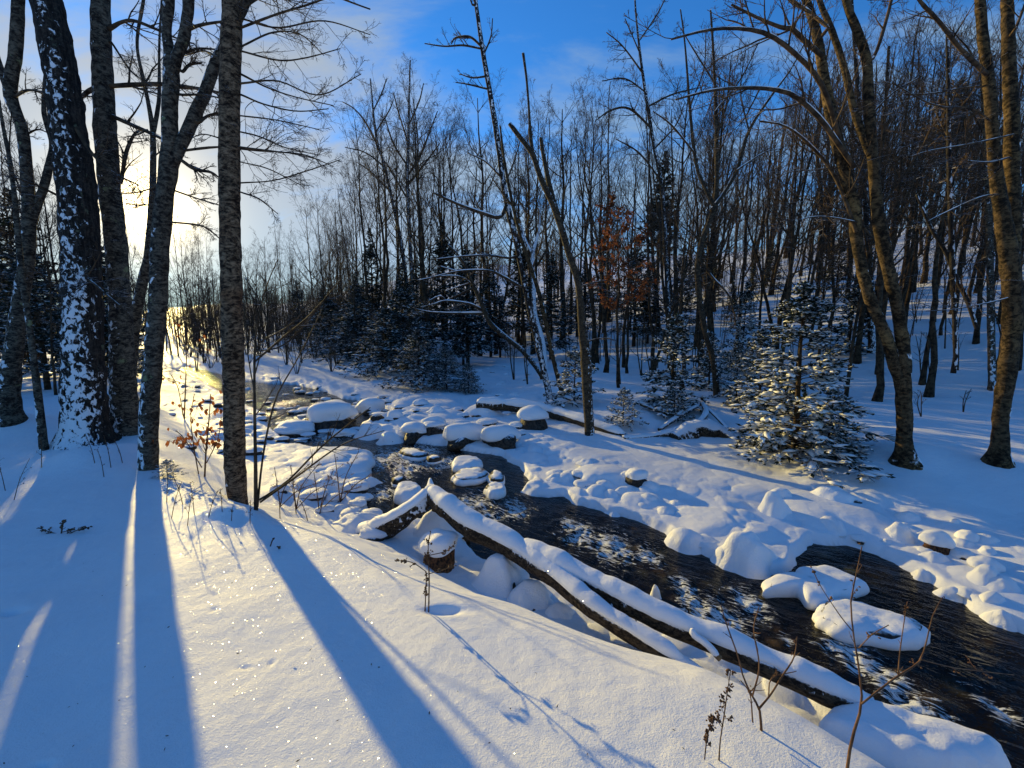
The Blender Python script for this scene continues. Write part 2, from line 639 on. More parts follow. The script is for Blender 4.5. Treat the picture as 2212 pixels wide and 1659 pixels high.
def water_material():
    m, nd, lk, b, out = new_mat('creek_water')
    tc = nd.new('ShaderNodeTexCoord')
    vec = tc.outputs['Object']
    at = nd.new('ShaderNodeAttribute')
    at.attribute_name = 'foam'
    # stones of the bed seen through shallow dark water
    vo = nd.new('ShaderNodeTexVoronoi')
    vo.inputs['Scale'].default_value = 5.0
    lk.new(vec, vo.inputs['Vector'])
    big = noise(nd, lk, vec, 1.6, 3)
    sepv = nd.new('ShaderNodeSeparateColor')
    lk.new(vo.outputs['Color'], sepv.inputs[0])
    shade = math_n(nd, lk, 'MULTIPLY', rng_map(nd, lk, vo.outputs['Distance'], 0.05, 0.55, 1.0, 0.1), math_n(nd, lk, 'MULTIPLY', sepv.outputs[0], rng_map(nd, lk, big, 0.42, 0.65)))
    bedc = mixc(nd, lk, sepv.outputs[1], (0.10, 0.055, 0.018), (0.075, 0.066, 0.026))
    c = mixc(nd, lk, shade, (0.006, 0.005, 0.004), bedc)
    mpf = nd.new('ShaderNodeMapping')
    mpf.vector_type = 'TEXTURE'
    mpf.inputs['Rotation'].default_value = (0, 0, radians(-36))
    mpf.inputs['Scale'].default_value = (2.6, 0.8, 1.0)
    lk.new(vec, mpf.inputs[0])
    fl = noise(nd, lk, mpf.outputs[0], 17, 6, 0.70, dist=1.1)
    fm = rng_map(nd, lk, math_n(nd, lk, 'ADD', fl, math_n(nd, lk, 'MULTIPLY', at.outputs['Fac'], 0.29)), 0.71, 0.80)
    c = mixc(nd, lk, fm, c, (0.66, 0.68, 0.68))
    lk.new(c, b.inputs['Base Color'])
    lk.new(rng_map(nd, lk, fm, 0, 1, 0.06, 0.5), b.inputs['Roughness'])
    b.inputs['IOR'].default_value = 1.33
    b.inputs['Specular IOR Level'].default_value = 0.34
    bp = nd.new('ShaderNodeBump')
    bp.inputs['Strength'].default_value = 0.65
    bp.inputs['Distance'].default_value = 0.035
    w = noise(nd, lk, mpf.outputs[0], 8, 4, 0.55, dist=0.8)
    w2 = noise(nd, lk, vec, 26, 3, 0.5)
    lk.new(math_n(nd, lk, 'ADD', math_n(nd, lk, 'ADD', w, math_n(nd, lk, 'MULTIPLY', w2, 0.35)), math_n(nd, lk, 'MULTIPLY', fm, 0.3)), bp.inputs['Height'])
    lk.new(bp.outputs[0], b.inputs['Normal'])
    return m


M = {}
M['snow'] = snow_material('snow', 1.0, bed=True)
M['cap'] = snow_material('snow_cap', 0.5)
M['water'] = water_material()
M['rock'] = plain_material('wet_rock', (0.012, 0.010, 0.009), (0.075, 0.058, 0.042), 7, 0.65, 0.03, top=0.86)
M['rust_rock'] = plain_material('rusty_rock', (0.02, 0.012, 0.008), (0.17, 0.075, 0.03), 8, 0.8, 0.03, top=0.86)
M['bark_dark'] = bark_material('bark_dark', (0.010, 0.008, 0.007), (0.058, 0.046, 0.036), stuck=(0.25, -0.95, 0.1), stuck_amt=0.055, band=0, lichen=(0.10, 0.11, 0.07))
M['bark_grey'] = bark_material('bark_grey', (0.016, 0.012, 0.010), (0.17, 0.14, 0.10), stuck=(-0.55, -0.8, 0.1), stuck_amt=0.0, lichen=(0.20, 0.21, 0.11), scale=0.8)
M['bark_birch'] = bark_material('bark_birch', (0.018, 0.010, 0.006), (0.30, 0.195, 0.115), stuck=(-0.9, -0.3, 0.1), stuck_amt=-0.04, scale=0.75, warm=(0.24, 0.105, 0.042), band=2.0)
M['bark_warm'] = bark_material('bark_warm', (0.010, 0.007, 0.004), (0.125, 0.082, 0.042), stuck=(0.9, -0.2, 0.45), stuck_amt=0.015, scale=0.62, top=0.5, warm=(0.22, 0.140, 0.058), band=1.1)
M['bark_snag'] = bark_material('bark_snag', (0.014, 0.011, 0.009), (0.12, 0.085, 0.05), stuck=(0.6, -0.5, 0.5), stuck_amt=0.0, scale=1.2, top=0.5)
M['bark_plaster'] = bark_material('bark_plaster', (0.014, 0.011, 0.009), (0.10, 0.075, 0.05), stuck=(0.5, -0.8, 0.3), stuck_amt=0.22, scale=1.2, top=0.5)
M['bark_wood'] = plain_material('bark_wood', (0.012, 0.008, 0.005), (0.080, 0.050, 0.027), 5, 0.9, 0.0, top=0.84)
M['twig'] = plain_material('twig_bark', (0.024, 0.015, 0.009), (0.105, 0.066, 0.036), 8, 0.85, 0.0, top=0.90)
M['twig_bare'] = plain_material('bare_twig', (0.07, 0.032, 0.014), (0.22, 0.11, 0.05), 12, 0.7)
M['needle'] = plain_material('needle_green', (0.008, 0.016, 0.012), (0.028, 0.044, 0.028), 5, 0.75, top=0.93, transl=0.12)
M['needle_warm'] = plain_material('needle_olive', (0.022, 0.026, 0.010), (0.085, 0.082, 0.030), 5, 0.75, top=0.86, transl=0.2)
M['leaf'] = plain_material('beech_leaf', (0.30, 0.085, 0.02), (0.52, 0.19, 0.055), 15, 0.6, transl=0.45)
M['dull_leaf'] = plain_material('dull_beech_leaf', (0.10, 0.035, 0.014), (0.34, 0.115, 0.04), 2.5, 0.7, transl=0.35)
M['weed'] = plain_material('dry_weed', (0.05, 0.025, 0.014), (0.16, 0.085, 0.045), 20, 0.8)
M['ice'] = plain_material('icicle_ice', (0.62, 0.66, 0.68), (0.80, 0.82, 0.82), 9, 0.12, spec=0.6)
M['wood'] = plain_material('pale_wood', (0.12, 0.07, 0.03), (0.34, 0.21, 0.10), 10, 0.8)
M['seed'] = plain_material('seed_fluff', (0.42, 0.32, 0.28), (0.65, 0.55, 0.50), 20, 0.9, transl=0.3)

# ------------------------------------------------------------------ the lie of the land
WL = -1.15
NEAR_PX = [(1960, 1740), (1870, 1659), (1700, 1560), (1500, 1450), (1350, 1390), (1200, 1335), (1000, 1265), (850, 1215), (770, 1170), (700, 1120),
           (560, 1075), (430, 1035), (360, 1010), (330, 960), (300, 900), (250, 840), (100, 800), (0, 790)]
NEAR = [onz(u, v, -0.04)[:2] for u, v in NEAR_PX] + [(-60, 40), (-300, 60), (-300, -300), (60, -300), (6.0, -4.0)]
WATER_PX = [(2600, 1560), (2330, 1430), (2212, 1370), (2150, 1345), (2080, 1300), (1990, 1245), (1900, 1200), (1830, 1180), (1760, 1176), (1735, 1200), (1705, 1245),
            (1640, 1240), (1570, 1225), (1540, 1205), (1470, 1188), (1440, 1150), (1370, 1122), (1330, 1112), (1290, 1105), (1230, 1090), (1215, 1075), (1160, 1072), (1120, 1062),
            (1150, 1040), (1120, 1010), (1085, 985), (1010, 975), (960, 965), (850, 950), (800, 945), (775, 925), (800, 905), (850, 890),
            (800, 868), (740, 862), (700, 845), (640, 832), (580, 830), (520, 820), (450, 802), (400, 792),
            (380, 800), (440, 826), (480, 850), (520, 870), (560, 890), (590, 930), (620, 960), (700, 975), (780, 990), (810, 1020), (795, 1060),
            (800, 1110), (860, 1125), (960, 1140), (1000, 1165), (1060, 1220), (1180, 1275), (1260, 1300), (1330, 1310), (1430, 1330), (1560, 1370), (1700, 1440),
            (1850, 1520), (1920, 1590), (2060, 1650), (2120, 1720), (2500, 1990)]
WATER = [onz(u, v, WL)[:2] for u, v in WATER_PX]
POOL = [onz(u, v, WL)[:2] for u, v in [(1030, 893), (1075, 878), (1130, 880), (1115, 893), (1085, 905), (1050, 908)]]
FOREST_PX = [(2400, 1060), (2212, 1040), (2100, 1025), (1950, 1010), (1860, 1000), (1780, 970), (1650, 935), (1560, 905), (1450, 893), (1350, 905), (1290, 890), (1210, 860),
             (1170, 815), (1120, 790), (1000, 772), (930, 805), (850, 800), (720, 788), (600, 770), (450, 752), (300, 745)]
FOREST = [onz(u, v, -0.6)[:2] for u, v in FOREST_PX] + [(-200, 90), (-200, 500), (500, 500), (500, -20), (30, 0.0)]

MOUNDS = []      # x, y, radius, height (anisotropic: rx, ry)


def ground(x, y, detail=True):
    x = np.asarray(x, float)
    y = np.asarray(y, float)
    sn = sdf(x, y, NEAR)
    sw = np.maximum(sdf(x, y, WATER), sdf(x, y, POOL))
    sf = sdf(x, y, FOREST)
    r = np.hypot(x, y)
    wob = 0.10 * vn2(x * 3.1, y * 3.1, 3) + 0.05 * vn2(x * 8, y * 8, 4)
    land = -(sw + wob * ss(40, 6, r) * 1.2)
    far = ss(30, 12, r)
    z = WL + 0.11 * ss(0.0, 0.10, land) + 0.14 * ss(0.05, 1.6, land)
    pm = ss(0.0, 0.5, land) * (0.35 + 0.65 * ss(0.4, -0.6, sf))
    pz = np.maximum(0.20 * pillow(x, y, 0.62, 21, 0.75), 0.30 * pillow(x + 7, y + 3, 1.35, 31, 0.45))
    pz = np.maximum(pz, 0.10 * pillow(x - 3, y + 1, 0.30, 41, 0.7))
    z = z + pz * pm * (0.18 + 0.82 * ss(2.0, 0.3, land)) * (0.52 + 0.9 * vn2(x * 0.7, y * 0.7, 18)) + 0.05 * vn2(x * 1.6, y * 1.6, 19) * ss(0.1, 0.8, land)
    # forest floor, hill and far ridge
    floor = -0.50 + 0.16 * vn2(x * 0.35, y * 0.35, 6) + 0.05 * vn2(x * 1.3, y * 1.3, 7) + 0.05 * pillow(x, y, 1.7, 51, 0.5)
    hl = 0.86 * x + 0.51 * y - 19.0
    hill = 0.26 * np.where(hl > 0, hl, 0) ** 1.02
    hill = 34 * np.tanh(hill / 34)
    ridge = 20 * ss(90, 320, y) * ss(200, 40, x)
    bank2 = 1.6 * ss(2.0, 14, sf) * ss(2, -12, x) * ss(10, 24, y)
    floor = floor + hill + ridge + bank2 + (0.6 * vn2(x * 0.12, y * 0.12, 8) + 0.35 * vn2(x * 0.4, y * 0.4, 9)) * ss(10, 40, r)
    k = ss(-1.5, 1.1, sf + 0.5 * vn2(x * 1.1, y * 1.1, 12))
    z = z * (1 - k) + floor * k
    # near bank
    zn = 0.02 + 0.05 * vn2(x * 0.8, y * 0.8, 14) + 0.02 * vn2(x * 2.4, y * 2.4, 15) - 0.05 * ss(1.0, -0.4, sn) + 0.35 * ss(8, 30, r) * vn2(x * 0.2, y * 0.2, 16)
    zn = zn - 0.045 * (-0.643 * x + 0.766 * y) * ss(14, 5, r)
    k = ss(-1.25, 0.12, sn + 0.12 * vn2(x * 1.7, y * 1.7, 13))
    z = z * (1 - k) + zn * k
    for mx, my, rx, ry, h in MOUNDS:
        q = ((x - mx) / rx) ** 2 + ((y - my) / ry) ** 2
        z = z + h * np.exp(-q * 1.6)
    if detail:
        z = z + 0.006 * vn2(x * 9, y * 9, 17) * ss(25, 5, r)
    bed = ss(0.02, -0.05, land) * (1 - ss(-1.2, -0.6, sn)) * (1 - ss(-1.4, -0.9, sf))
    z = np.where(land < 0, np.minimum(z, WL - 0.04 - 0.35 * ss(0, 0.5, -land)) * bed + z * (1 - bed), z)
    return z, bed


GRID = {}


def gz(x, y):
    """height of the built ground sheet, read from its own polar grid"""
    az, rr, Z = GRID['az'], GRID['rr'], GRID['z']
    a = math.degrees(math.atan2(x, y))
    r = min(max(math.hypot(x, y), rr[0]), rr[-1] * 0.999)
    i = min(max(int(np.searchsorted(rr, r, side='right')) - 1, 0), len(rr) - 2)
    j = min(max(int(np.searchsorted(az, a, side='right')) - 1, 0), len(az) - 2)
    fr = (r - rr[i]) / (rr[i + 1] - rr[i])
    fa = (a - az[j]) / (az[j + 1] - az[j])
    return float((Z[i, j] * (1 - fa) + Z[i, j + 1] * fa) * (1 - fr) + (Z[i + 1, j] * (1 - fa) + Z[i + 1, j + 1] * fa) * fr)


def on_ground(u, v, z0=-0.5):
    z = z0
    for _ in range(25):
        p = onz(u, v, min(z, 1.2))
        z = 0.5 * z + 0.5 * gz(p[0], p[1])
    p = onz(u, v, min(z, 1.2))
    return np.array([p[0], p[1], gz(p[0], p[1])])


def mound_px(u, v, z, rx, ry, h):
    p = onz(u, v, z)
    MOUNDS.append((p[0], p[1], rx, ry, h))


mound_px(180, 965, 0.0, 0.62, 0.5, 0.20)
mound_px(275, 945, 0.0, 0.4, 0.4, 0.12)
mound_px(480, 1072, 0.0, 0.36, 0.20, 0.13)
mound_px(505, 1085, 0.0, 0.30, 0.26, 0.06)
mound_px(20, 915, 0.0, 0.8, 0.7, 0.25)
mound_px(1955, 985, -0.6, 0.8, 0.6, 0.10)
for u_, v_, a_, b_, h_ in ((85, 1612, 0.05, 0.025, -0.022), (460, 1280, 0.035, 0.03, -0.012), (585, 1395, 0.02, 0.03, -0.010), (525, 1405, 0.05, 0.014, -0.010), (20, 1270, 0.10, 0.05, -0.04), (960, 1282, 0.16, 0.05, -0.04)):
    mound_px(u_, v_, 0.0, a_, b_, h_)       # small hollows and tracks


def build_ground():
    az = np.concatenate([np.linspace(-180, -62, 60)[:-1], np.linspace(-62, 62, 880), np.linspace(62, 180, 60)[1:]])
    rr = np.concatenate([np.geomspace(0.5, 1.6, 40)[:-1], np.geomspace(1.6, 14, 340)[:-1], np.geomspace(14, 60, 110)[:-1], np.geomspace(60, 900, 40)])
    A, R = np.meshgrid(np.radians(az), rr)
    x = (R * np.sin(A)).ravel()
    y = (R * np.cos(A)).ravel()
    z, bed = ground(x, y)
    na, nr = len(az), len(rr)
    GRID.update(az=az, rr=rr, z=z.reshape(nr, na))
    V = np.stack([x, y, z], 1)
    idx = np.arange(nr * na).reshape(nr, na)
    a, b = idx[:-1, :-1], idx[1:, :-1]
    Q = np.stack([a, np.roll(idx, -1, 1)[:-1, :-1], np.roll(idx, -1, 1)[1:, :-1], b], -1).reshape(-1, 4)[:, ::-1]
    V = np.concatenate([V, [[0, 0, float(z[:na].mean())]]])
    bed = np.append(bed, 0)
    c = len(V) - 1
    T = np.stack([np.full(na - 1, c), idx[0, :-1], idx[0, 1:]], -1)[:, ::-1]
    me = mk_mesh('ground', V, Q, T, True, {'bed': bed})
    o = put('ground', me, M['snow'])
    o['kind'] = 'structure'
    o['label'] = 'smooth snow covering both banks of the creek and the forest floor'


FOAM_PX = [(650, 905, 60), (720, 940, 60), (830, 990, 70), (900, 985, 80), (880, 1010, 60), (960, 1000, 50), (830, 1065, 40), (1020, 1090, 60), (1110, 1100, 50), (1060, 1120, 40), (1250, 1150, 60), (1320, 1180, 70),
           (1230, 1130, 30), (1400, 1200, 40), (1560, 1330, 70), (1620, 1300, 50), (1500, 1310, 50), (1840, 1420, 60), (1900, 1460, 70), (1980, 1530, 70), (2040, 1560, 60), (2150, 1530, 40), (620, 870, 50),
           (550, 900, 50), (500, 860, 40), (700, 870, 40), (1330, 1290, 40), (1700, 1380, 20), (1480, 1270, 40)]


def build_water():
    az = np.radians(np.linspace(-55, 66, 620))
    rr = np.geomspace(1.9, 62, 420)
    A, R = np.meshgrid(az, rr)
    x = (R * np.sin(A)).ravel()
    y = (R * np.cos(A)).ravel()
    s = np.maximum(sdf(x, y, WATER), sdf(x, y, POOL))
    foam = np.zeros_like(x)
    for u, v, w in FOAM_PX:
        p = onz(u, v, WL)
        m = px_m(p[1], v) * w
        q = ((x - p[0]) / (m * 1.0)) ** 2 + ((y - p[1]) / (m * 1.7)) ** 2
        foam = np.maximum(foam, np.exp(-q))
    z = WL + 0.012 * vn2(x * 4, y * 4, 61) + 0.010 * vn2(x * 11, y * 11, 62) + foam * (0.05 * vn2(x * 6, y * 6, 63) + 0.045 * vn2(x * 15, y * 15, 64))
    z = np.where(s < 0.05, np.minimum(z, WL), z)
    idx = np.arange(len(x)).reshape(len(rr), len(az))
    Q = np.stack([idx[:-1, :-1], idx[:-1, 1:], idx[1:, 1:], idx[1:, :-1]], -1).reshape(-1, 4)[:, ::-1]
    keep = (s[Q] > -0.25).any(1)
    Q = Q[keep]
    used = np.unique(Q)
    remap = np.zeros(len(x), int)
    remap[used] = np.arange(len(used))
    me = mk_mesh('creek_water', np.stack([x, y, z], 1)[used], remap[Q], None, True, {'foam': foam[used]})
    o = put('creek_water', me, M['water'])
    o['kind'] = 'structure'
    o['label'] = 'dark rippling creek water with white rapids'


build_ground()
build_water()
# ------------------------------------------------------------------ stones with snow
import bmesh


def ico(sub):
    bm = bmesh.new()
    bmesh.ops.create_icosphere(bm, subdivisions=sub, radius=1.0)
    V = np.array([v.co[:] for v in bm.verts])
    T = np.array([[v.index for v in f.verts] for f in bm.faces])
    bm.free()
    return V, T


ICO3, ICO4 = ico(3), ico(4)


def rock_mesh(i):
    V, T = ICO3
    V = V.copy()
    r = 1 + 0.5 * vn3(V[:, 0] * 1.3 + i * 7, V[:, 1] * 1.3, V[:, 2] * 1.3, i) + 0.22 * vn3(V[:, 0] * 3.1, V[:, 1] * 3.1 + i * 3, V[:, 2] * 3.1, i + 9)
    V = V * r[:, None]
    n = rng.normal(size=(5, 3))
    for q in n:                               # a few broken faces
        q = q / np.linalg.norm(q)
        d = V @ q
        V = np.where((d > 0.72)[:, None], V - (d - 0.72)[:, None] * q * 0.85, V)
    return mk_mesh('rock_shape', V, None, T, True)


def cap_mesh(i, lobes=0.46):
    V, T = ICO4
    V = V.copy()
    r = 1 + lobes * vn3(V[:, 0] * 1.2 + i * 5, V[:, 1] * 1.2, V[:, 2] * 1.2 + i, 40 + i) + 0.12 * vn3(V[:, 0] * 3.2, V[:, 1] * 3.2 + i * 3, V[:, 2] * 2, 60 + i)
    V = V * r[:, None]
    z = V[:, 2]
    z = np.where(z > 0, np.abs(z) ** 0.85, z * 0.34)
    rad = np.hypot(V[:, 0], V[:, 1])
    wv = 0.10 * vn2(np.arctan2(V[:, 1], V[:, 0]) * 2.5 + i * 11, rad * 0, 70 + i)
    V[:, 2] = z + wv * ss(0.5, 1.0, rad)
    return mk_mesh('snow_cap_shape', V, None, T, True)


ROCKS = [rock_mesh(i) for i in range(6)]
for m_ in ROCKS:
    m_.materials.append(M['rock'])
RUSTY = rock_mesh(8)
RUSTY.materials.append(M['rust_rock'])
CAPS = [cap_mesh(i) for i in range(8)]


def dome_mesh(i):
    """snow dome whose foot runs out into the snow around it"""
    V, T = ICO4
    V = V.copy()
    r = 1 + 0.55 * vn3(V[:, 0] * 1.4 + i * 5, V[:, 1] * 1.4, V[:, 2] * 0.8 + i, 140 + i) + 0.16 * vn3(V[:, 0] * 3.4, V[:, 1] * 3.4 + i * 3, V[:, 2] * 2, 160 + i)
    V = V * r[:, None]
    z = np.clip(V[:, 2], -0.25, 2)
    k = 0.86 + 0.30 * np.clip(1 - z, 0, 1.2) ** 3
    V[:, 0] *= k
    V[:, 1] *= k
    V[:, 2] = z
    return mk_mesh('snow_dome_shape', V, None, T, True)


DOMES = [dome_mesh(i) for i in range(8)]
for m_ in DOMES:
    m_.materials.append(M['cap'])
for m_ in CAPS:
    m_.materials.append(M['cap'])


def stone(u, v, w, h, expose, label, group=None, rust=False, asp=0.8, z=None, kind=None, name='snowy_stone', shift=(0, 0)):
    """a stone standing at picture point (u, v); w, h its size there in picture pixels"""
    p = onz(u, v, WL - 0.02) if z is None else onz(u, v, z)
    if z is None:
        g = gz(p[0], p[1])
        if g > WL:
            p = on_ground(u, v, WL)
    m = px_m(p[1], v, u)
    W, Hh = w * m * 0.5, h * m * 0.92
    base = p[2] - 0.04
    p = p + np.array([0, W * asp * 0.8, 0])
    o = thing(name, (p[0], p[1], base), label, 'stone', group, rng.uniform(-0.5, 0.5))
    i = int(rng.integers(0, 6)) if kind is None else kind
    rk = put('rock', RUSTY if rust else ROCKS[i % 6], None, o)
    rk.scale = (W * (0.80 + 0.14 * expose), W * asp * (0.80 + 0.14 * expose), Hh * (0.30 + 0.85 * expose))
    rk.location = (0, 0, Hh * 0.08)
    rk.rotation_euler = (0, 0, rng.uniform(0, 6))
    cp = put('snow_cap', (CAPS if expose > 0.17 else DOMES)[int(rng.integers(0, 8))], None, o)
    ck = 0.96 - 0.26 * expose
    cp.scale = (W * ck, W * asp * ck, Hh * (1 - expose) * (0.95 - 0.5 * expose))
    cp.location = (-shift[0] * W, W * 0.30 * expose, Hh * expose * 1.35)
    return o


def slab(outline, hgt, label, name='snow_island', zbase=None, group=None, bump=0.3, seed=1):
    """a flat snow-laden rock in the stream, its outline given in picture points at water level"""
    zb = WL if zbase is None else zbase
    P = np.array([onz(u, v, zb) for u, v in outline])[:, :2]
    P = np.concatenate([P, P[:1]])
    L = smooth_path(np.concatenate([P, np.zeros((len(P), 1))], 1), 73)[:-1, :2]
    c = L.mean(0)
    L = L - c
    jit = 1 + 0.10 * vn2(np.arange(72) * 0.45, np.zeros(72) + seed, seed)
    L = L * jit[:, None]
    prof = [(0.93, -0.12), (1.0, 0.04), (1.03, 0.22), (1.02, 0.45), (0.97, 0.66), (0.90, 0.80), (0.80, 0.90), (0.66, 0.97), (0.5, 1.0), (0.33, 1.02), (0.16, 1.03)]
    V = []
    for s, zf in prof:
        xy = L * s
        zz = hgt * zf * (1 + bump * (vn2(xy[:, 0] * 4 + seed, xy[:, 1] * 4, seed + 3) + 0.5 * vn2(xy[:, 0] * 9, xy[:, 1] * 9 + seed, seed + 4)) * (1 if zf > 0.5 else 0.3))
        V.append(np.concatenate([xy, zz[:, None]], 1))
    V = np.concatenate(V + [np.array([[0, 0, hgt * 1.03]])])
    n = len(prof)
    idx = np.arange(n * 72).reshape(n, 72)
    a, b = idx[:-1], idx[1:]
    Q = np.stack([a, np.roll(a, -1, 1), np.roll(b, -1, 1), b], -1).reshape(-1, 4)
    T = np.stack([idx[-1], np.roll(idx[-1], -1), np.full(72, n * 72)], -1)
    area = 0.5 * np.sum(L[:, 0] * np.roll(L[:, 1], -1) - np.roll(L[:, 0], -1) * L[:, 1])
    if area < 0:
        Q, T = Q[:, ::-1], T[:, ::-1]
    o = thing(name, (c[0], c[1], zb), label, 'stone', group)
    put('snow_cap', mk_mesh('snow_slab', V, Q, T, True), M['cap'], o)
    # the dark stone below the snow, cut from the same outline
    R = []
    for s, zz in ((0.80, -0.30), (0.92, -0.05), (0.955, 0.06), (0.86, 0.12)):
        R.append(np.concatenate([L * s, np.full((72, 1), zz)], 1))
    R = np.concatenate(R + [np.array([[0, 0, 0.12]])])
    idx = np.arange(4 * 72).reshape(4, 72)
    a, b = idx[:-1], idx[1:]
    Q = np.stack([a, np.roll(a, -1, 1), np.roll(b, -1, 1), b], -1).reshape(-1, 4)
    T = np.stack([idx[-1], np.roll(idx[-1], -1), np.full(72, 4 * 72)], -1)
    if area < 0:
        Q, T = Q[:, ::-1], T[:, ::-1]
    put('rock', mk_mesh('slab_rock', R, Q, T, True), M['rock'], o)
    return o


slab([(1648, 1292), (1652, 1268), (1690, 1258), (1722, 1272), (1720, 1250), (1770, 1238), (1800, 1242), (1868, 1278), (1850, 1296), (1800, 1304), (1796, 1322), (1745, 1318), (1718, 1292)], 0.15,
     'snow island of a cube-shaped lump and a flat pointed tongue in the dark stream', seed=3)
slab([(1760, 1352), (1765, 1325), (1800, 1308), (1850, 1318), (1920, 1340), (1985, 1362), (2004, 1388), (1985, 1402), (1940, 1408), (1880, 1398), (1800, 1382)], 0.14,
     'long teardrop snow island with a smooth tapering tail in the dark stream', seed=5)
slab([(975, 1012), (990, 998), (1030, 998), (1042, 1010), (1020, 1022), (985, 1022)], 0.16, 'small round-topped snow island behind the peak of the broken log', seed=7)
slab([(974, 1040), (1000, 1022), (1040, 1020), (1058, 1034), (1030, 1048), (990, 1050)], 0.13, 'two-lobed low snow island in midstream behind the broken log', seed=8)
slab([(1052, 1040), (1070, 1026), (1090, 1036), (1086, 1050), (1062, 1050)], 0.12, 'small flat snow island at the lip of the bubbling rapids', seed=9)
slab([(1045, 1068), (1060, 1054), (1088, 1058), (1090, 1074), (1062, 1080)], 0.14, 'little stacked snow island standing in the white bubbling water', seed=10)
slab([(850, 1085), (862, 1058), (890, 1052), (910, 1068), (900, 1090), (870, 1095)], 0.18, 'wedge-shaped snow island upstream of the broken log', seed=11)
slab([(845, 1046), (860, 1038), (876, 1042), (866, 1052), (850, 1052)], 0.07, 'tiny oval snow cushion alone in the dark water', seed=12)
slab([(860, 985), (870, 976), (905, 980), (930, 990), (905, 997), (880, 994)], 0.10, 'flat ragged snow raft in the sunlit rapids', seed=13)
slab([(920, 998), (935, 992), (955, 997), (940, 1003), (925, 1003)], 0.06, 'thin sliver of snow on a sunken stone in the rapids', seed=14)
slab([(580, 1040), (600, 1000), (660, 985), (740, 978), (790, 985), (808, 1005), (790, 1030), (730, 1040), (650, 1050)], 0.24, 'broad whale-backed snow mound beside the sunlit rapids', name='snow_mound', seed=15)
slab([(1775, 1605), (1785, 1572), (1830, 1555), (1900, 1562), (2000, 1590), (2090, 1622), (2170, 1662), (2150, 1700), (1990, 1690), (1860, 1650)], 0.20,
     'long rounded snow mound on the bank below the end of the fallen log', name='snow_mound', zbase=-0.95, seed=16)
slab([(1400, 905), (1390, 880), (1412, 870), (1450, 885)], 0.1, 'low snow lump among the roots under the small fir', seed=17, zbase=-0.85, name='snow_mound')

stone(1640, 1238, 165, 105, 0.05, 'largest snow-buried boulder, standing in the water at the tip of the cobble flat', kind=1, asp=0.75)
stone(1595, 1228, 90, 60, 0.1, 'rounded snow-buried boulder leaning on the largest boulder')
stone(1500, 1192, 110, 50, 0.05, 'low snow-buried boulder at the water edge of the cobble flat')
stone(1380, 1052, 64, 44, 0.42, 'dark flat boulder with a tilted snow cap alone on the smooth cobble flat', kind=2)
stone(1688, 1118, 80, 76, 0.08, 'tall mushroom-shaped snow lump on a boulder at the edge of the shelf', asp=0.8)
stone(2045, 1200, 92, 84, 0.36, 'brown boulder under a thick dome of snow on the right shelf', rust=True)
stone(1960, 1165, 80, 55, 0.12, 'small snow dome beside the brown boulder')
stone(2155, 1262, 100, 60, 0.1, 'snow dome at the downstream edge of the shelf')
stone(2190, 1345, 110, 60, 0.1, 'ragged snow-buried rock jutting into the water at the shelf corner')
stone(1830, 1085, 130, 40, 0.05, 'wide low snow swelling on the shelf below the double birch')
stone(945, 1160, 105, 66, 0.10, 'snow-buried boulder framed under the peak of the broken log')
stone(943, 1232, 112, 82, 0.40, 'rust-coloured boulder with a snow cap behind the tall weed', rust=True)
stone(1085, 1278, 102, 82, 0.16, 'round snow-capped boulder at the foot of the near bank')
stone(1150, 1318, 110, 56, 0.05, 'snow-buried boulder half hidden by the near bank edge')
stone(1215, 1338, 70, 30, 0.05, 'smallest snow lump peeping over the near bank edge')
stone(1420, 1300, 30, 46, 0.1, 'narrow snow cone standing in the water behind the fallen log')
stone(690, 935, 150, 80, 0.34, 'big dark boulder with a sloping snow roof in the upper creek', kind=3)
stone(625, 945, 110, 42, 0.25, 'snow-capped boulder leaning against the big sloping one')
stone(735, 948, 70, 26, 0.3, 'flat dark stone with thin snow below the big sloping boulder')
stone(800, 950, 90, 40, 0.12, 'pair-topped snow boulder at the head of the sunlit rapids')
stone(838, 962, 60, 34, 0.1, 'snow dome at the foot of the pair-topped boulder')
stone(886, 952, 84, 50, 0.45, 'flat-topped boulder with a black undercut face beside the rapids', kind=4)
stone(935, 930, 60, 34, 0.4, 'snow stone with a black hollow behind the flat-topped boulder')
stone(1000, 966, 118, 56, 0.22, 'long snow boulder with cracks of bare rock at the pool edge', asp=0.6)
stone(1080, 966, 112, 56, 0.28, 'snow boulder with a square black hollow at the pool edge', asp=0.6)
stone(1155, 928, 84, 56, 0.40, 'tall pointed boulder with a dark broken face under the far log', kind=5)
stone(1040, 905, 90, 34, 0.1, 'smooth snow stone between the far log and the creek')
stone(790, 895, 80, 42, 0.18, 'steep snow-backed boulder in the upper creek')
stone(850, 905, 46, 26, 0.2, 'small snow peak on a stone in the upper creek')
stone(1700, 1075, 60, 26, 0.1, 'low snow swelling behind the mushroom-shaped lump')
stone(2110, 1170, 70, 40, 0.2, 'snow lump with a dark crack behind the brown boulder')
stone(2010, 1250, 70, 36, 0.1, 'snow dome on the rim of the shelf above the dark water')
stone(2080, 1290, 90, 44, 0.1, 'crumbling snow-capped stone on the shelf rim')


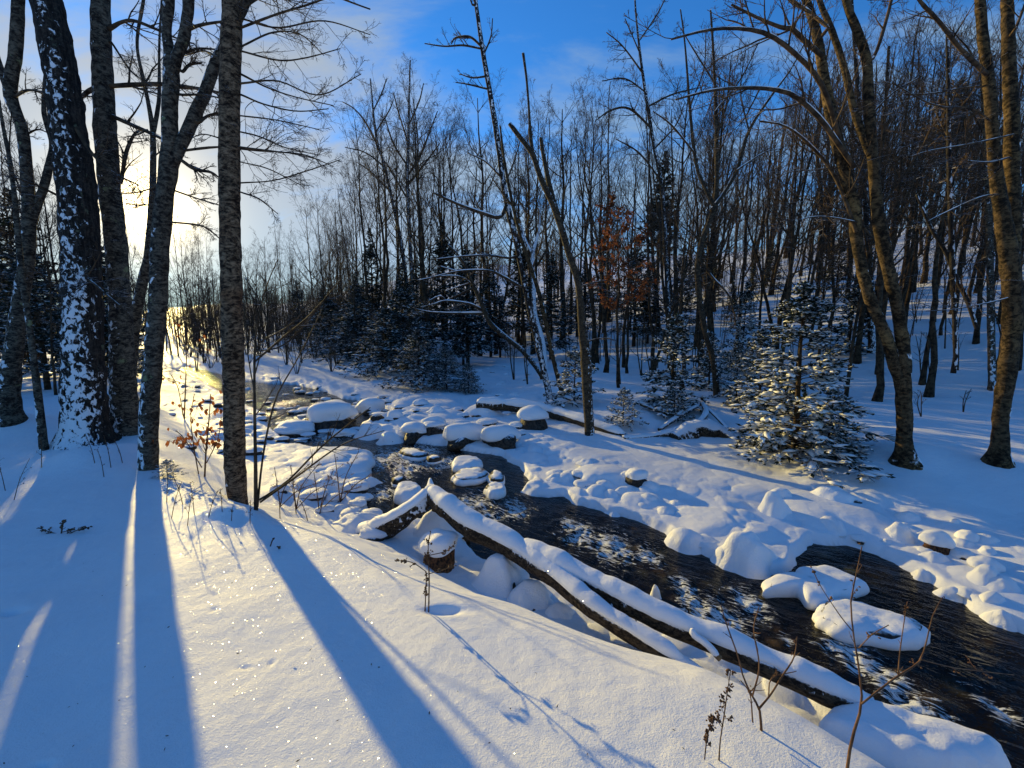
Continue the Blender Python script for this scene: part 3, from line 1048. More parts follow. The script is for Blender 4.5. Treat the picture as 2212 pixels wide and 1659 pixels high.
def scatter_stones(n, poly_px, wr, hr, expo, label, group, seed, avoid=True):
    g = np.random.default_rng(seed)
    P = np.array(poly_px, float)
    lo, hi = P.min(0), P.max(0)
    k = 0
    tries = 0
    used = []
    while k < n and tries < 8000:
        tries += 1
        u, v = g.uniform(lo[0], hi[0]), g.uniform(lo[1], hi[1])
        if sdf(np.array([u]), np.array([v]), poly_px)[0] < 0:
            continue
        sc_ = (v - 740) / 200.0
        w = g.uniform(*wr) * sc_
        if any(abs(u - a) < (w + b) * 0.34 and abs(v - c) < (w + b) * 0.11 for a, c, b in used):
            continue
        used.append((u, v, w))
        hh, ex, ap = g.uniform(*hr), g.uniform(*expo), g.uniform(0.65, 1.0)
        q = (w / sc_ - wr[0]) / (wr[1] - wr[0])
        size = 'small ' if q < 0.33 else ('' if q < 0.7 else 'large ')
        shape = 'flat ' if hh < hr[0] + 0.4 * (hr[1] - hr[0]) else ('' if hh < hr[0] + 0.75 * (hr[1] - hr[0]) else 'steep ')
        bare = ' with a dark bare face' if ex > expo[0] + 0.62 * (expo[1] - expo[0]) else ''
        stone(u, v, w, w * hh, ex, size + shape + label + bare, group, asp=ap)
        k += 1


scatter_stones(34, [(560, 828), (740, 848), (860, 868), (862, 905), (780, 945), (640, 962), (565, 965)], (24, 58), (0.25, 0.45), (0.35, 0.75),
               'dark-sided snow-topped stone by the big sloping boulder', 'dark-sided stones of the upper creek', 15)
scatter_stones(84, [(380, 795), (520, 812), (640, 828), (740, 850), (850, 865), (860, 900), (780, 940), (640, 965), (560, 985), (420, 1000), (360, 940), (370, 850)], (13, 58), (0.22, 0.50), (0.15, 0.78),
               'snow-capped stone in the upper creek', 'snow-capped stones of the upper creek', 5)
scatter_stones(18, [(560, 1050), (640, 1050), (800, 1040), (790, 1110), (850, 1150), (800, 1170), (700, 1110)], (22, 48), (0.3, 0.45), (0.05, 0.35),
               'snowy stone on the shore by the broken log', 'small stones on the near shore', 6)
scatter_stones(14, [(1110, 1000), (1300, 1000), (1500, 1100), (1560, 1190), (1450, 1140), (1290, 1095), (1220, 1070), (1130, 1055)], (16, 36), (0.25, 0.4), (0.0, 0.2),
               'snowy cobble on the flat before the far log', 'cobbles on the far flat', 7)
scatter_stones(18, [(1760, 1150), (1900, 1110), (2100, 1130), (2212, 1180), (2212, 1340), (2060, 1270), (1900, 1190)], (20, 44), (0.35, 0.55), (0.05, 0.3),
               'snowy cobble on the brown boulder\'s shelf', 'cobbles on the right shelf', 8)
scatter_stones(26, [(860, 880), (960, 870), (1120, 905), (1130, 960), (960, 955), (860, 930)], (18, 70), (0.25, 0.45), (0.12, 0.6),
               'snowy stone on the bar by the pool', 'stones on the bar beside the pool', 9)
scatter_stones(12, [(1010, 800), (1130, 780), (1170, 830), (1120, 870), (1030, 855)], (30, 60), (0.25, 0.45), (0.1, 0.5),
               'snow-topped stone in the side brook', 'stones in the side brook', 10)


# ------------------------------------------------------------------ fallen logs
def px_path(pts, n):
    """pts: (u, v, z, width_px) -> centre line and radii"""
    rows = []
    for u, v, z, w in pts:
        p = onz(u, v, z)
        rows.append([*p, 0.5 * w * px_m(p[1], v, u)])
    S = smooth_path(rows, n)
    return S[:, :3], S[:, 3]


def snow_on(geo, P, R, hgt=0.9, k=14, seed=0, lift=0.45, width=0.98):
    """a long snow ridge lying on a limb"""
    n = len(P)
    T = np.gradient(P, axis=0)
    T /= np.linalg.norm(T, axis=1, keepdims=True) + 1e-9
    side = np.cross(T, [0, 0, 1.0])
    side /= np.linalg.norm(side, axis=1, keepdims=True) + 1e-9
    up = np.cross(side, T)
    R = R * ss(0.93, 0.72, np.abs(T[:, 2])) + 1e-4      # no snow rests where the limb stands upright
    th = np.arange(k) * 2 * np.pi / k
    s = np.linspace(0, 1, n)
    ln = np.concatenate([[0], np.cumsum(np.linalg.norm(np.diff(P, axis=0), axis=1))])
    e = np.clip(np.minimum(s, 1 - s) / 0.03, 0.15, 1) ** 0.5
    wob = np.clip(1 + 0.55 * vn2(ln * 3.5, np.zeros(n), seed) + 0.25 * vn2(ln * 11, np.zeros(n), seed + 1), 0.4, 2)
    cs, sn = np.cos(th), np.sin(th)
    wv = 0.16 * vn2(np.repeat(ln[:, None], k, 1) * 22, np.repeat(np.sign(cs)[None] * 3.3, n, 0), seed + 2)
    W = (R * width * e * (0.5 + 0.5 * wob))[:, None] * (cs[None] * (1 + 0.5 * wv))
    Zt = (R * hgt * e * wob)[:, None] * np.where(sn > 0, sn, sn * (0.16 + wv * 1.6))
    V = P[:, None] + side[:, None] * W[..., None] + up[:, None] * (Zt + (R * lift)[:, None])[..., None]
    idx = np.arange(n * k).reshape(n, k)
    a, b = idx[:-1], idx[1:]
    Q = np.stack([a, np.roll(a, -1, 1), np.roll(b, -1, 1), b], -1).reshape(-1, 4)
    V = V.reshape(-1, 3)
    V = np.concatenate([V, [P[0] + up[0] * R[0] * lift, P[-1] + up[-1] * R[-1] * lift]])
    T3 = np.concatenate([np.stack([np.full(k, n * k), np.roll(idx[0], -1), idx[0]], -1), np.stack([np.full(k, n * k + 1), idx[-1], np.roll(idx[-1], -1)], -1)])
    geo.add(V, Q, T3)


def near_log():
    o = thing('fallen_log', onz(1280, 1240, -0.6), 'broken snow-covered log with a peaked break, slanting down the near bank into the creek', 'log')
    L = np.array(o.location)
    main = [(928, 1062, -0.43, 35), (965, 1098, -0.50, 44), (1010, 1135, -0.58, 47), (1100, 1180, -0.62, 46), (1190, 1240, -0.66, 44), (1270, 1305, -0.70, 43), (1340, 1352, -0.73, 43), (1430, 1408, -0.77, 43), (1520, 1465, -0.82, 38)]
    P, R = px_path(main, 90)
    MP = P
    g = Geo()
    g.tubes(P, R, 18, rough=0.25, freq=9)
    g.build('trunk', M['bark_snag'], o, L)
    g = Geo()
    snow_on(g, P[:-4], R[:-4], 0.85, 18, 1, lift=0.62, width=0.93)
    g.build('snow_cap', M['cap'], o, L)
    up_ = [(1120, 1180, -0.60, 38), (1200, 1222, -0.62, 46), (1300, 1272, -0.64, 47), (1420, 1335, -0.68, 50), (1540, 1385, -0.72, 56), (1660, 1435, -0.76, 64), (1780, 1490, -0.80, 70), (1880, 1530, -0.84, 70)]
    P, R = px_path(up_, 100)
    g = Geo()
    g.tubes(P, R, 18, rough=0.22, freq=9, seed=3)
    g.build('limb', M['bark_snag'], o, L)
    g = Geo()
    snow_on(g, P, R, 0.82, 18, 5, lift=0.62, width=0.93)
    lc = g.build('snow_cap', M['cap'], o, L)
    # icicles below the upper limb
    for i in range(9):
        t = 0.30 + 0.02 * i
        q = P[int(t * 99)]
        ln = rng.uniform(0.05, 0.15)
        g = Geo()
        z = np.linspace(0, 1, 6)
        c = np.stack([np.full(6, q[0]), np.full(6, q[1] - 0.03), q[2] - R[int(t * 99)] * 0.75 - z * ln], 1)
        g.tubes(c, 0.011 * (1 - z * 0.9), 6)
        g.build('icicle', M['ice'], o, L)
    # the splintered left half standing against it
    left = [(930, 1068, -0.44, 34), (905, 1092, -0.54, 40), (876, 1116, -0.66, 44), (842, 1138, -0.80, 46), (810, 1152, -0.92, 44), (784, 1160, -1.04, 38), (764, 1164, -1.16, 28)]
    P, R = px_path(left, 60)
    P = P + np.array([0, 0.04, 0])
    g = Geo()
    g.tubes(P, R, 16, rough=0.3, freq=10, seed=7)
    g.build('broken_end', M['bark_snag'], o, L)
    g = Geo()
    snow_on(g, P, R, 0.85, 16, 9, lift=0.6, width=0.95)
    g.build('snow_cap', M['cap'], o, L)
    # dead branch stubs
    for q, dx, dy, dz in ((14, -0.06, -0.10, 0.02), (34, 0.04, 0.14, 0.05), (52, -0.05, -0.12, 0.06), (71, 0.02, 0.16, 0.04)):
        g = Geo()
        a0 = MP[q]
        g.tubes(smooth_path([a0, a0 + np.array([dx, dy, dz]) * 0.6, a0 + np.array([dx * 1.2, dy, dz * 1.5])], 6), np.linspace(0.022, 0.010, 6), 7, rough=0.3)
        g.build('branch_stub', M['bark_snag'], o, L)
    # splinters at the break
    for du, dv in ((-3, -26), (3, -10), (8, 2)):
        g = Geo()
        a = onz(932 + du, 1060 + dv + 40, -0.55)
        b = onz(932 + du, 1060 + dv, -0.40)
        g.tubes(smooth_path([a, (a + b) / 2 + [0.01, 0, 0], b], 6), np.array([0.05, 0.045, 0.035, 0.025, 0.014, 0.004]), 6)
        g.build('splinter', M['bark_snag'], o, L)
    g = Geo()
    P = smooth_path([onz(932, 1075, -0.5), onz(930, 1050, -0.42), onz(929, 1034, -0.36)], 10)
    g.tubes(P, np.linspace(0.11, 0.018, 10), 12, rough=0.2)
    g.build('snow_peak', M['cap'], o, L)
    # short dead stub in the hollow beside the limb
    g = Geo()
    a, b = onz(1500, 1372, -0.62), onz(1556, 1424, -0.72)
    g.tubes(smooth_path([a, (a + b) / 2 + [0, 0, 0.01], b], 8), np.full(8, 0.022), 8)
    st = g.build('stub', M['wood'], o, L)
    g = Geo()
    P = smooth_path([onz(1494, 1358, -0.58), a, (a + b) / 2 + [0, 0, 0.02], b], 12)
    g.tubes(P, np.array([0.012] + [0.026] * 9 + [0.018, 0.01]), 8)
    g.build('snow_cap', M['cap'], st, None).location = (0, 0, 0)
    st.children[0].location = tuple(-L)


near_log()


def log_thing(name, label, runs, mat, cat='log', seed=0, extra=None, snow=0.95, loc=None, k=12):
    loc = np.asarray(loc if loc is not None else onz(*runs[0][1][0][:3]))
    o = thing(name, loc, label, cat)
    for j, (pn, pts, sn) in enumerate(runs):
        P, R = px_path(pts, 40)
        g = Geo()
        g.tubes(P, R, k, rough=0.28, freq=7, seed=seed + j)
        pt = g.build(pn, M[mat], o, loc)
        if sn:
            g = Geo()
            snow_on(g, P, R, snow, 12, seed + j * 3)
            g.build('snow_cap', M['cap'], pt, loc)
    return o


log_thing('fallen_log', 'straight snow-topped log lying across the bank below the broken snag', [
    ('trunk', [(1030, 874, -0.62, 22), (1100, 878, -0.66, 22), (1180, 890, -0.70, 22), (1250, 910, -0.74, 22), (1310, 930, -0.80, 22), (1350, 944, -0.88, 22)], True)], 'bark_snag', seed=20, snow=1.15)
log_thing('uprooted_stump', 'uprooted tree with snowy splayed roots lying on the far bank under the small firs', [
    ('trunk', [(1345, 950, -0.90, 20), (1406, 944, -0.88, 20), (1450, 935, -0.82, 22), (1485, 925, -0.74, 26), (1510, 918, -0.66, 30)], True),
    ('root_plate', [(1455, 950, -0.92, 34), (1500, 936, -0.82, 62), (1550, 942, -0.84, 60), (1592, 958, -0.92, 26)], False),
    ('root', [(1500, 910, -0.62, 12), (1532, 918, -0.66, 15), (1555, 928, -0.74, 14), (1580, 942, -0.85, 12)], True),
    ('root', [(1516, 868, -0.35, 8), (1525, 890, -0.46, 12), (1512, 912, -0.62, 14)], True),
    ('root', [(1516, 872, -0.36, 9), (1540, 893, -0.48, 8), (1572, 926, -0.70, 7)], True),
    ('root', [(1424, 928, -0.78, 9), (1465, 900, -0.60, 11), (1508, 876, -0.40, 9)], True),
    ('root', [(1384, 873, -0.42, 7), (1421, 887, -0.52, 8), (1470, 899, -0.62, 8)], True),
    ('root', [(1528, 905, -0.56, 7), (1550, 918, -0.66, 8), (1572, 934, -0.80, 6)], True),
    ('root', [(1497, 868, -0.36, 6), (1478, 884, -0.46, 7), (1462, 898, -0.56, 7)], True),
    ('root', [(1330, 912, -0.72, 5), (1350, 904, -0.64, 6), (1368, 907, -0.68, 7), (1362, 922, -0.80, 6)], True)], 'bark_snag', cat='stump', seed=30, snow=0.5)

# ------------------------------------------------------------------ branch growth
def unit(v):
    return v / (np.linalg.norm(v, axis=-1, keepdims=True) + 1e-9)


def spawn(P, R, m, t0, t1, lr, ang, up, npts, wob, rk, rmin, g, taper=0.75, bias=None, rmax=9.0):
    """m side shoots on every branch of P (B,n,3)"""
    B, n, _ = P.shape
    t = g.uniform(t0, t1, (B, m))
    f = np.clip(t * (n - 1), 0, n - 1.001)
    i = f.astype(int)
    w = (f - i)[..., None]
    bi = np.arange(B)[:, None]
    base = P[bi, i] * (1 - w) + P[bi, i + 1] * w
    tan = unit(P[bi, i + 1] - P[bi, i])
    rad = (R[bi, i] * (1 - w[..., 0]) + R[bi, i + 1] * w[..., 0])
    Lp = np.linalg.norm(np.diff(P, axis=1), axis=2).sum(1)[:, None]
    rv = g.normal(size=(B, m, 3))
    if bias is not None:
        rv = rv + np.asarray(bias)
    perp = unit(rv - tan * (rv * tan).sum(-1, keepdims=True))
    a = np.radians(g.uniform(ang[0], ang[1], (B, m)))[..., None]
    d = np.cos(a) * tan + np.sin(a) * perp
    L = Lp * g.uniform(lr[0], lr[1], (B, m)) * (1.15 - taper * t)
    r0 = np.clip(np.minimum(rad * rk, 0.9 * rad), rmin, rmax)
    d = d.reshape(-1, 3)
    L = L.reshape(-1, 1)
    r0 = r0.reshape(-1)
    pos = base.reshape(-1, 3)
    out = [pos]
    for s in range(npts - 1):
        d = unit(d + wob * g.normal(size=d.shape) + np.array([0, 0, up]))
        pos = pos + d * L / (npts - 1)
        out.append(pos)
    PP = np.stack(out, 1)
    RR = np.maximum(r0[:, None] * np.linspace(1, 0.22, npts)[None], rmin * 0.7)
    return PP, RR


def trunk_path(h, g, lean=0.03, n=16, wob=0.012):
    z = np.linspace(0, 1, n)
    off = np.cumsum(g.normal(0, wob, (n, 2)), 0) * h * 0.35
    ln = g.normal(0, lean, 2) * h
    return np.stack([off[:, 0] + ln[0] * z ** 1.3, off[:, 1] + ln[1] * z ** 1.3, z * h - 0.25], 1)


def bare_tree_meshes(i, h, r0, g, clear=0.35, stems=1, m=(13, 7, 6, 3), rmin=0.006, spread=(0.25, 0.45)):
    gt, gb = Geo(), Geo()
    for s in range(stems):
        T = trunk_path(h * (1 if s == 0 else 0.85), g, 0.03 if stems == 1 else 0.13)
        n = len(T)
        z = np.linspace(0, 1, n)
        R = r0 * (1 - 0.86 * z) * (1 + 0.5 * np.exp(-z * 28)) * (1 if s == 0 else 0.8)
        gt.tubes(T, R, 8, rough=0.12, seed=i)
        P0, R0 = T[None], R[None]
        P1, R1 = spawn(P0, R0, m[0], clear, 0.98, spread, (28, 62), 0.10, 8, 0.10, 0.55, rmin * 2, g, 0.65)
        P2, R2 = spawn(P1, R1, m[1], 0.2, 1.0, (0.28, 0.55), (25, 60), 0.06, 6, 0.13, 0.6, rmin * 1.5, g)
        P3, R3 = spawn(P2, R2, m[2], 0.15, 1.0, (0.3, 0.6), (25, 60), 0.04, 4, 0.14, 0.7, rmin, g)
        gb.tubes(P1, R1, 5)
        gb.tubes(P2, R2, 4, cap=False)
        gb.tubes(P3, R3, 3, cap=False)
        if m[3]:
            P4, R4 = spawn(P3, R3, m[3], 0.2, 1.0, (0.4, 0.8), (20, 55), 0.03, 3, 0.12, 0.8, rmin * 0.8, g)
            gb.tubes(P4, R4, 3, cap=False)
    return gt.mesh('bare_trunk_%d' % i, True), gb.mesh('bare_crown_%d' % i, True)


def leaf_quads(geo, base, d, L, w, nrm):
    """diamond leaves: base (n,3), direction d, length L, width w, normal nrm"""
    side = unit(np.cross(d, nrm))
    mid = base + d * (L * 0.45)[:, None]
    tip = base + d * L[:, None]
    V = np.stack([base, mid + side * (w * 0.5)[:, None], tip, mid - side * (w * 0.5)[:, None]], 1).reshape(-1, 3)
    n = len(base)
    Q = np.arange(n * 4).reshape(n, 4)
    geo.add(V, Q)


PUFF_V = np.array([[1, 0, 0], [-1, 0, 0], [0, 1, 0], [0, -1, 0], [0, 0, 1], [0, 0, -0.5], [0.6, 0.6, 0.45], [-0.6, 0.6, 0.45], [0.6, -0.6, 0.45], [-0.6, -0.6, 0.45]], float)
PUFF_T = np.array([[0, 2, 6], [2, 4, 6], [4, 0, 6], [2, 1, 7], [1, 4, 7], [4, 2, 7], [3, 0, 8], [0, 4, 8], [4, 3, 8], [1, 3, 9], [3, 4, 9], [4, 1, 9], [2, 0, 5], [1, 2, 5], [0, 3, 5], [3, 1, 5]])


def puffs(geo, c, d, L, w, h):
    """elongated snow lumps centred at c along direction d"""
    d = unit(d)
    side = unit(np.cross(d, np.array([0, 0, 1.0])))
    up = unit(np.cross(side, d))
    V = c[:, None] + PUFF_V[None, :, 0:1] * (d * L[:, None])[:, None] + PUFF_V[None, :, 1:2] * (side * w[:, None])[:, None] + PUFF_V[None, :, 2:3] * (up * h[:, None])[:, None]
    n = len(c)
    T = (PUFF_T[None] + (np.arange(n) * len(PUFF_V))[:, None, None]).reshape(-1, 3)
    geo.add(V.reshape(-1, 3), None, T)


def conifer_meshes(i, h, rb, g, nb=90, low=0.06, snow=0.6, droop=0.25, needle=0.05, m2=10, m3=6, bare_low=0.0):
    """fir / hemlock of height h, crown radius rb"""
    gt, gf, gs = Geo(), Geo(), Geo()
    T = trunk_path(h, g, 0.015, 12, 0.004)
    T[:, 2] += 0.0
    z = np.linspace(0, 1, 12)
    gt.tubes(T, 0.028 * h * (0.35 + 0.25) * (1 - 0.93 * z) * 0.9, 8, rough=0.1)
    t = np.sort(g.uniform(low, 0.985, nb) ** 0.92)
    f = t * 11 * 0.999
    ii = f.astype(int)
    base = T[ii] * (1 - (f - ii))[:, None] + T[ii + 1] * (f - ii)[:, None]
    az = np.arange(nb) * 2.39996 + g.uniform(-0.5, 0.5, nb)
    prof = np.clip((1 - t) ** 0.85, 0.03, 1) * np.clip((t - low + 0.10) / 0.16, 0.25, 1)
    L = rb * prof * g.uniform(0.72, 1.15, nb)
    n1 = 7
    s = np.linspace(0, 1, n1)
    el0 = np.radians(12 + 38 * t)[:, None]
    zz = L[:, None] * (np.sin(el0) * s[None] - droop * 1.5 * s[None] ** 2 * (1.1 - t[:, None]))
    rr = L[:, None] * s[None]
    P1 = np.stack([base[:, 0:1] + rr * np.cos(az)[:, None], base[:, 1:2] + rr * np.sin(az)[:, None], base[:, 2:3] + zz], 2)
    R1 = np.maximum(0.012 * L[:, None] * (1 - 0.8 * s[None]) + 0.003, 0.004)
    gt.tubes(P1, R1, 4, cap=False)
    # side sprays, nearly flat
    P2, R2 = spawn(P1, R1, m2, 0.15, 1.0, (0.28, 0.50), (35, 65), -0.06, 4, 0.06, 0.5, 0.002, g, 0.7, bias=(0, 0, -0.1))
    # flatten the sprays towards the plane of their bough
    b0 = P2[:, :1, 2:3]
    P2[:, :, 2:3] = b0 + (P2[:, :, 2:3] - b0) * 0.45
    both = np.concatenate([P2.reshape(-1, 4, 3)], 0)
    P3, R3 = spawn(both, np.full(both.shape[:2], 0.003), m3, 0.0, 1.0, (0.30, 0.55), (25, 60), -0.05, 2, 0.05, 0.5, 0.002, g, 0.5)
    base3 = P3[:, 0]
    d3 = unit(P3[:, 1] - P3[:, 0])
    d3[:, 2] *= 0.55
    d3 = unit(d3)
    n3 = len(base3)
    Ln = np.clip(np.linalg.norm(P3[:, 1] - P3[:, 0], axis=1), 0.05, 0.30) * 1.15
    nr = unit(np.array([0, 0, 1.0]) + 0.45 * g.normal(size=(n3, 3)))
    leaf_quads(gf, base3, d3, Ln, needle * g.uniform(0.7, 1.3, n3), nr)
    # spray spines as leaves too
    d2 = unit(P2[:, -1] - P2[:, 0])
    leaf_quads(gf, P2[:, 0], d2, np.linalg.norm(P2[:, -1] - P2[:, 0], axis=1), np.full(len(P2), needle * 1.5), unit(np.array([0, 0, 1.0]) + 0.3 * g.normal(size=(len(P2), 3))))
    # snow lumps on the sprays and at bough tips
    if snow > 0:
        k = g.random(len(P2)) < snow
        c = P2[k][:, 2] * 0.5 + P2[k][:, 1] * 0.5
        l2 = np.linalg.norm(P2[k][:, -1] - P2[k][:, 0], axis=1)
        puffs(gs, c + np.array([0, 0, 0.012]), d2[k], np.clip(l2 * 0.58, 0.04, 0.22) * g.uniform(0.6, 1.15, len(c)), np.clip(l2 * 0.26, 0.022, 0.075) * g.uniform(0.6, 1.25, len(c)), np.clip(l2 * 0.13, 0.014, 0.04))
        k3 = g.random(n3) < snow * 0.10
        puffs(gs, (base3 + d3 * (Ln * 0.5)[:, None])[k3] + np.array([0, 0, 0.008]), d3[k3], (Ln * 0.45)[k3], np.full(k3.sum(), needle * 0.42), np.full(k3.sum(), needle * 0.30))
    return gt.mesh('conifer_trunk_%d' % i), gf.mesh('conifer_needles_%d' % i, False), (gs.mesh('conifer_snow_%d' % i) if snow > 0 else None)


def place_conifer(p, s, meshes, label, group, rz, needle='needle', name='snowy_fir', sxy=1.0):
    o = thing(name, p, label, 'tree', group, rz)
    o.scale = (s * sxy, s * sxy, s)
    for nm, me, mt in (('trunk', meshes[0], M['bark_wood']), ('crown', meshes[1], M[needle]), ('snow', meshes[2], M['cap'])):
        if me is None:
            continue
        if len(me.materials) == 0:
            me.materials.append(mt)
        pt = put(nm, me, None, o)
        if nm != 'trunk':
            pt['kind'] = 'stuff'
    return o


# ------------------------------------------------------------------ trees drawn from the photograph
def px_line(pts, y0, n, dy=0.0):
    """pts (u, v, width_px) in the upright plane at depth y0, drifting dy metres in depth towards the end"""
    m = len(pts)
    rows = []
    for j, (u, v, w) in enumerate(pts):
        yy = y0 + dy * j / max(1, m - 1)
        p = ony(u, v, yy)
        rows.append([*p, 0.5 * w * px_m(yy, v, u)])
    S = smooth_path(rows, n)
    return S[:, :3], np.maximum(S[:, 3], 0.0015)


def photo_tree(name, label, base, stems, limbs, bark, k=20, rough=0.16, twigs=(9, 7, 4), twig_mat='twig', seed=1, snow_limbs=False, sink=0.3, lim_n=18, rmin=0.0028, auto=None, group=None, freq=9.0, stem_n=70, snow_h=0.8, flare=0.35):
    g = np.random.default_rng(seed)
    b = on_ground(*base) if len(base) == 2 else np.array(base)
    y0 = b[1]
    o = thing(name, b, label, 'tree', group)
    L = b.copy()
    allP = []
    for j, (st, dy) in enumerate(stems):
        P, R = px_line(st, y0, stem_n, dy)
        if j == 0:
            ln = P[1] - P[0]
            P = np.concatenate([[P[0] + np.array([0, 0, -sink])], P])
            R = np.concatenate([[R[0] * 1.25], R])
            zz = P[:, 2] - b[2]
            R = R * (1 + flare * np.exp(-np.clip(zz, 0, 9) * 7))
        ge = Geo()
        ge.tubes(P, R, k if j == 0 else max(8, int(k * 0.7)), rough=rough, freq=freq, seed=seed + j)
        ge.build('trunk' if j == 0 else 'stem', M[bark], o, L)
        allP.append((P, R))
    for j, (pts, dy) in enumerate(limbs):
        P, R = px_line(pts, y0, lim_n, dy)
        # root the limb in the nearest point of the trunk or stems
        best = min(((np.linalg.norm(Q - P[0], axis=1).min(), Q[np.linalg.norm(Q - P[0], axis=1).argmin()]) for Q, _ in allP), key=lambda q: q[0])
        if best[0] > 0.02:
            P = np.concatenate([[best[1]], P])
            R = np.concatenate([[R[0] * 1.1], R])
        ge = Geo()
        ge.tubes(P, R, 8, rough=0.12, freq=20, seed=seed + j)
        P1, R1 = P[None], R[None]
        P2, R2 = spawn(P1, R1, twigs[0], 0.15, 1.0, (0.25, 0.5), (25, 60), 0.02, 8, 0.09, 0.5, rmin * 1.3, g)
        P3, R3 = spawn(P2, R2, twigs[1], 0.12, 1.0, (0.3, 0.6), (25, 60), 0.02, 5, 0.10, 0.6, rmin, g)
        ge.tubes(P2, R2, 5, cap=False)
        ge.tubes(P3, R3, 3, cap=False)
        if twigs[2]:
            P4, R4 = spawn(P3, R3, twigs[2], 0.15, 1.0, (0.35, 0.7), (20, 55), 0.02, 3, 0.10, 0.7, rmin * 0.8, g)
            ge.tubes(P4, R4, 3, cap=False)
        br = ge.build('branch', M[twig_mat], o, L)
        if snow_limbs:
            gs = Geo()
            snow_on(gs, P[1:], R[1:], snow_h, 8, seed + j, lift=0.5, width=0.8)
            gs.build('snow', M['cap'], br, L)
    return o


photo_tree('maple_tree', 'thick black-barked trunk plastered with blown snow, widest of the bank trees', (185, 955),
           [([(186, 955, 116), (183, 890, 106), (180, 760, 96), (177, 595, 92), (168, 430, 92), (150, 280, 86), (131, 150, 82), (105, 20, 80), (80, -90, 70), (60, -220, 60)], 0.0)],
           [([(175, 595, 10), (200, 610, 7), (235, 640, 5), (262, 662, 3)], -0.8), ([(150, 250, 12), (190, 320, 9), (240, 370, 7), (300, 400, 4)], -0.5), ([(120, 420, 8), (80, 400, 6), (20, 380, 4)], -0.8)],
           'bark_dark', k=36, rough=0.20, seed=2, stem_n=120, freq=14)
photo_tree('maple_tree', 'grey straight trunk standing between the snow-plastered trunk and the forked one', (272, 935),
           [([(272, 935, 68), (266, 820, 60), (262, 700, 54), (255, 590, 53), (248, 500, 52), (236, 400, 53), (229, 300, 53), (222, 180, 50), (218, 60, 47), (216, -60, 44), (205, -220, 40)], 0.0)],
           [([(238, 62, 12), (262, 48, 9), (290, 45, 9), (330, 60, 8), (375, 80, 5), (420, 95, 3)], -0.3), ([(240, 186, 13), (290, 183, 13), (350, 182, 11), (420, 190, 9), (500, 205, 5)], 0.5), ([(240, 250, 12), (290, 272, 11), (330, 290, 9), (390, 320, 4)], -0.4),
            ([(235, 180, 16), (195, 195, 13), (165, 215, 9), (120, 215, 5)], 0.4), ([(262, 395, 9), (270, 340, 10), (280, 310, 9), (295, 285, 6), (320, 280, 4)], 0.3), ([(240, 90, 6), (280, 150, 5), (310, 175, 3)], -0.5)],
           'bark_grey', k=28, seed=3, stem_n=100, freq=12)
photo_tree('maple_tree', 'forked trunk with a slanting right limb, rooted at the bank edge beside the little spruce', (322, 1012),
           [([(321, 1012, 44), (322, 886, 47), (333, 753, 44), (343, 620, 43), (344, 550, 46), (348, 500, 45), (357, 417, 43), (364, 360, 44), (368, 300, 40), (367, 233, 37), (370, 160, 38), (366, 110, 28), (360, 67, 23), (365, 0, 27), (368, -110, 22)], 0.0),
            ([(366, 365, 36), (382, 330, 31), (400, 295, 30), (420, 250, 30), (443, 200, 28), (467, 133, 26), (500, 70, 24), (532, 0, 22), (570, -90, 18)], 0.15),
            ([(369, 165, 30), (382, 125, 27), (397, 83, 27), (404, 40, 26), (407, 0, 26), (412, -110, 20)], -0.1)],
           [([(405, 65, 9), (430, 55, 8), (470, 48, 6), (520, 42, 4)], -0.4), ([(395, 155, 8), (410, 140, 7), (435, 136, 4)], 0.2), ([(398, 115, 7), (430, 105, 6), (480, 108, 3)], 0.3), ([(400, 325, 7), (440, 320, 7), (480, 318, 5), (560, 326, 4), (620, 330, 3), (690, 345, 2)], 0.3),
            ([(390, 345, 9), (420, 365, 9), (455, 372, 7), (475, 385, 3)], 0.0), ([(430, 265, 8), (450, 250, 7), (490, 240, 4)], 0.4), ([(372, 410, 5), (430, 430, 4), (480, 445, 3)], 0.4), ([(370, 480, 5), (420, 485, 5), (450, 495, 4), (490, 530, 2)], 0.4), ([(395, 205, 7), (440, 205, 5), (490, 215, 3)], -0.4),
            ([(350, 440, 4), (310, 443, 4), (272, 440, 3)], 0.2), ([(348, 400, 4), (300, 415, 4), (270, 418, 3)], 0.5)],
           'bark_grey', k=28, seed=4, stem_n=110, freq=14, flare=0.1)
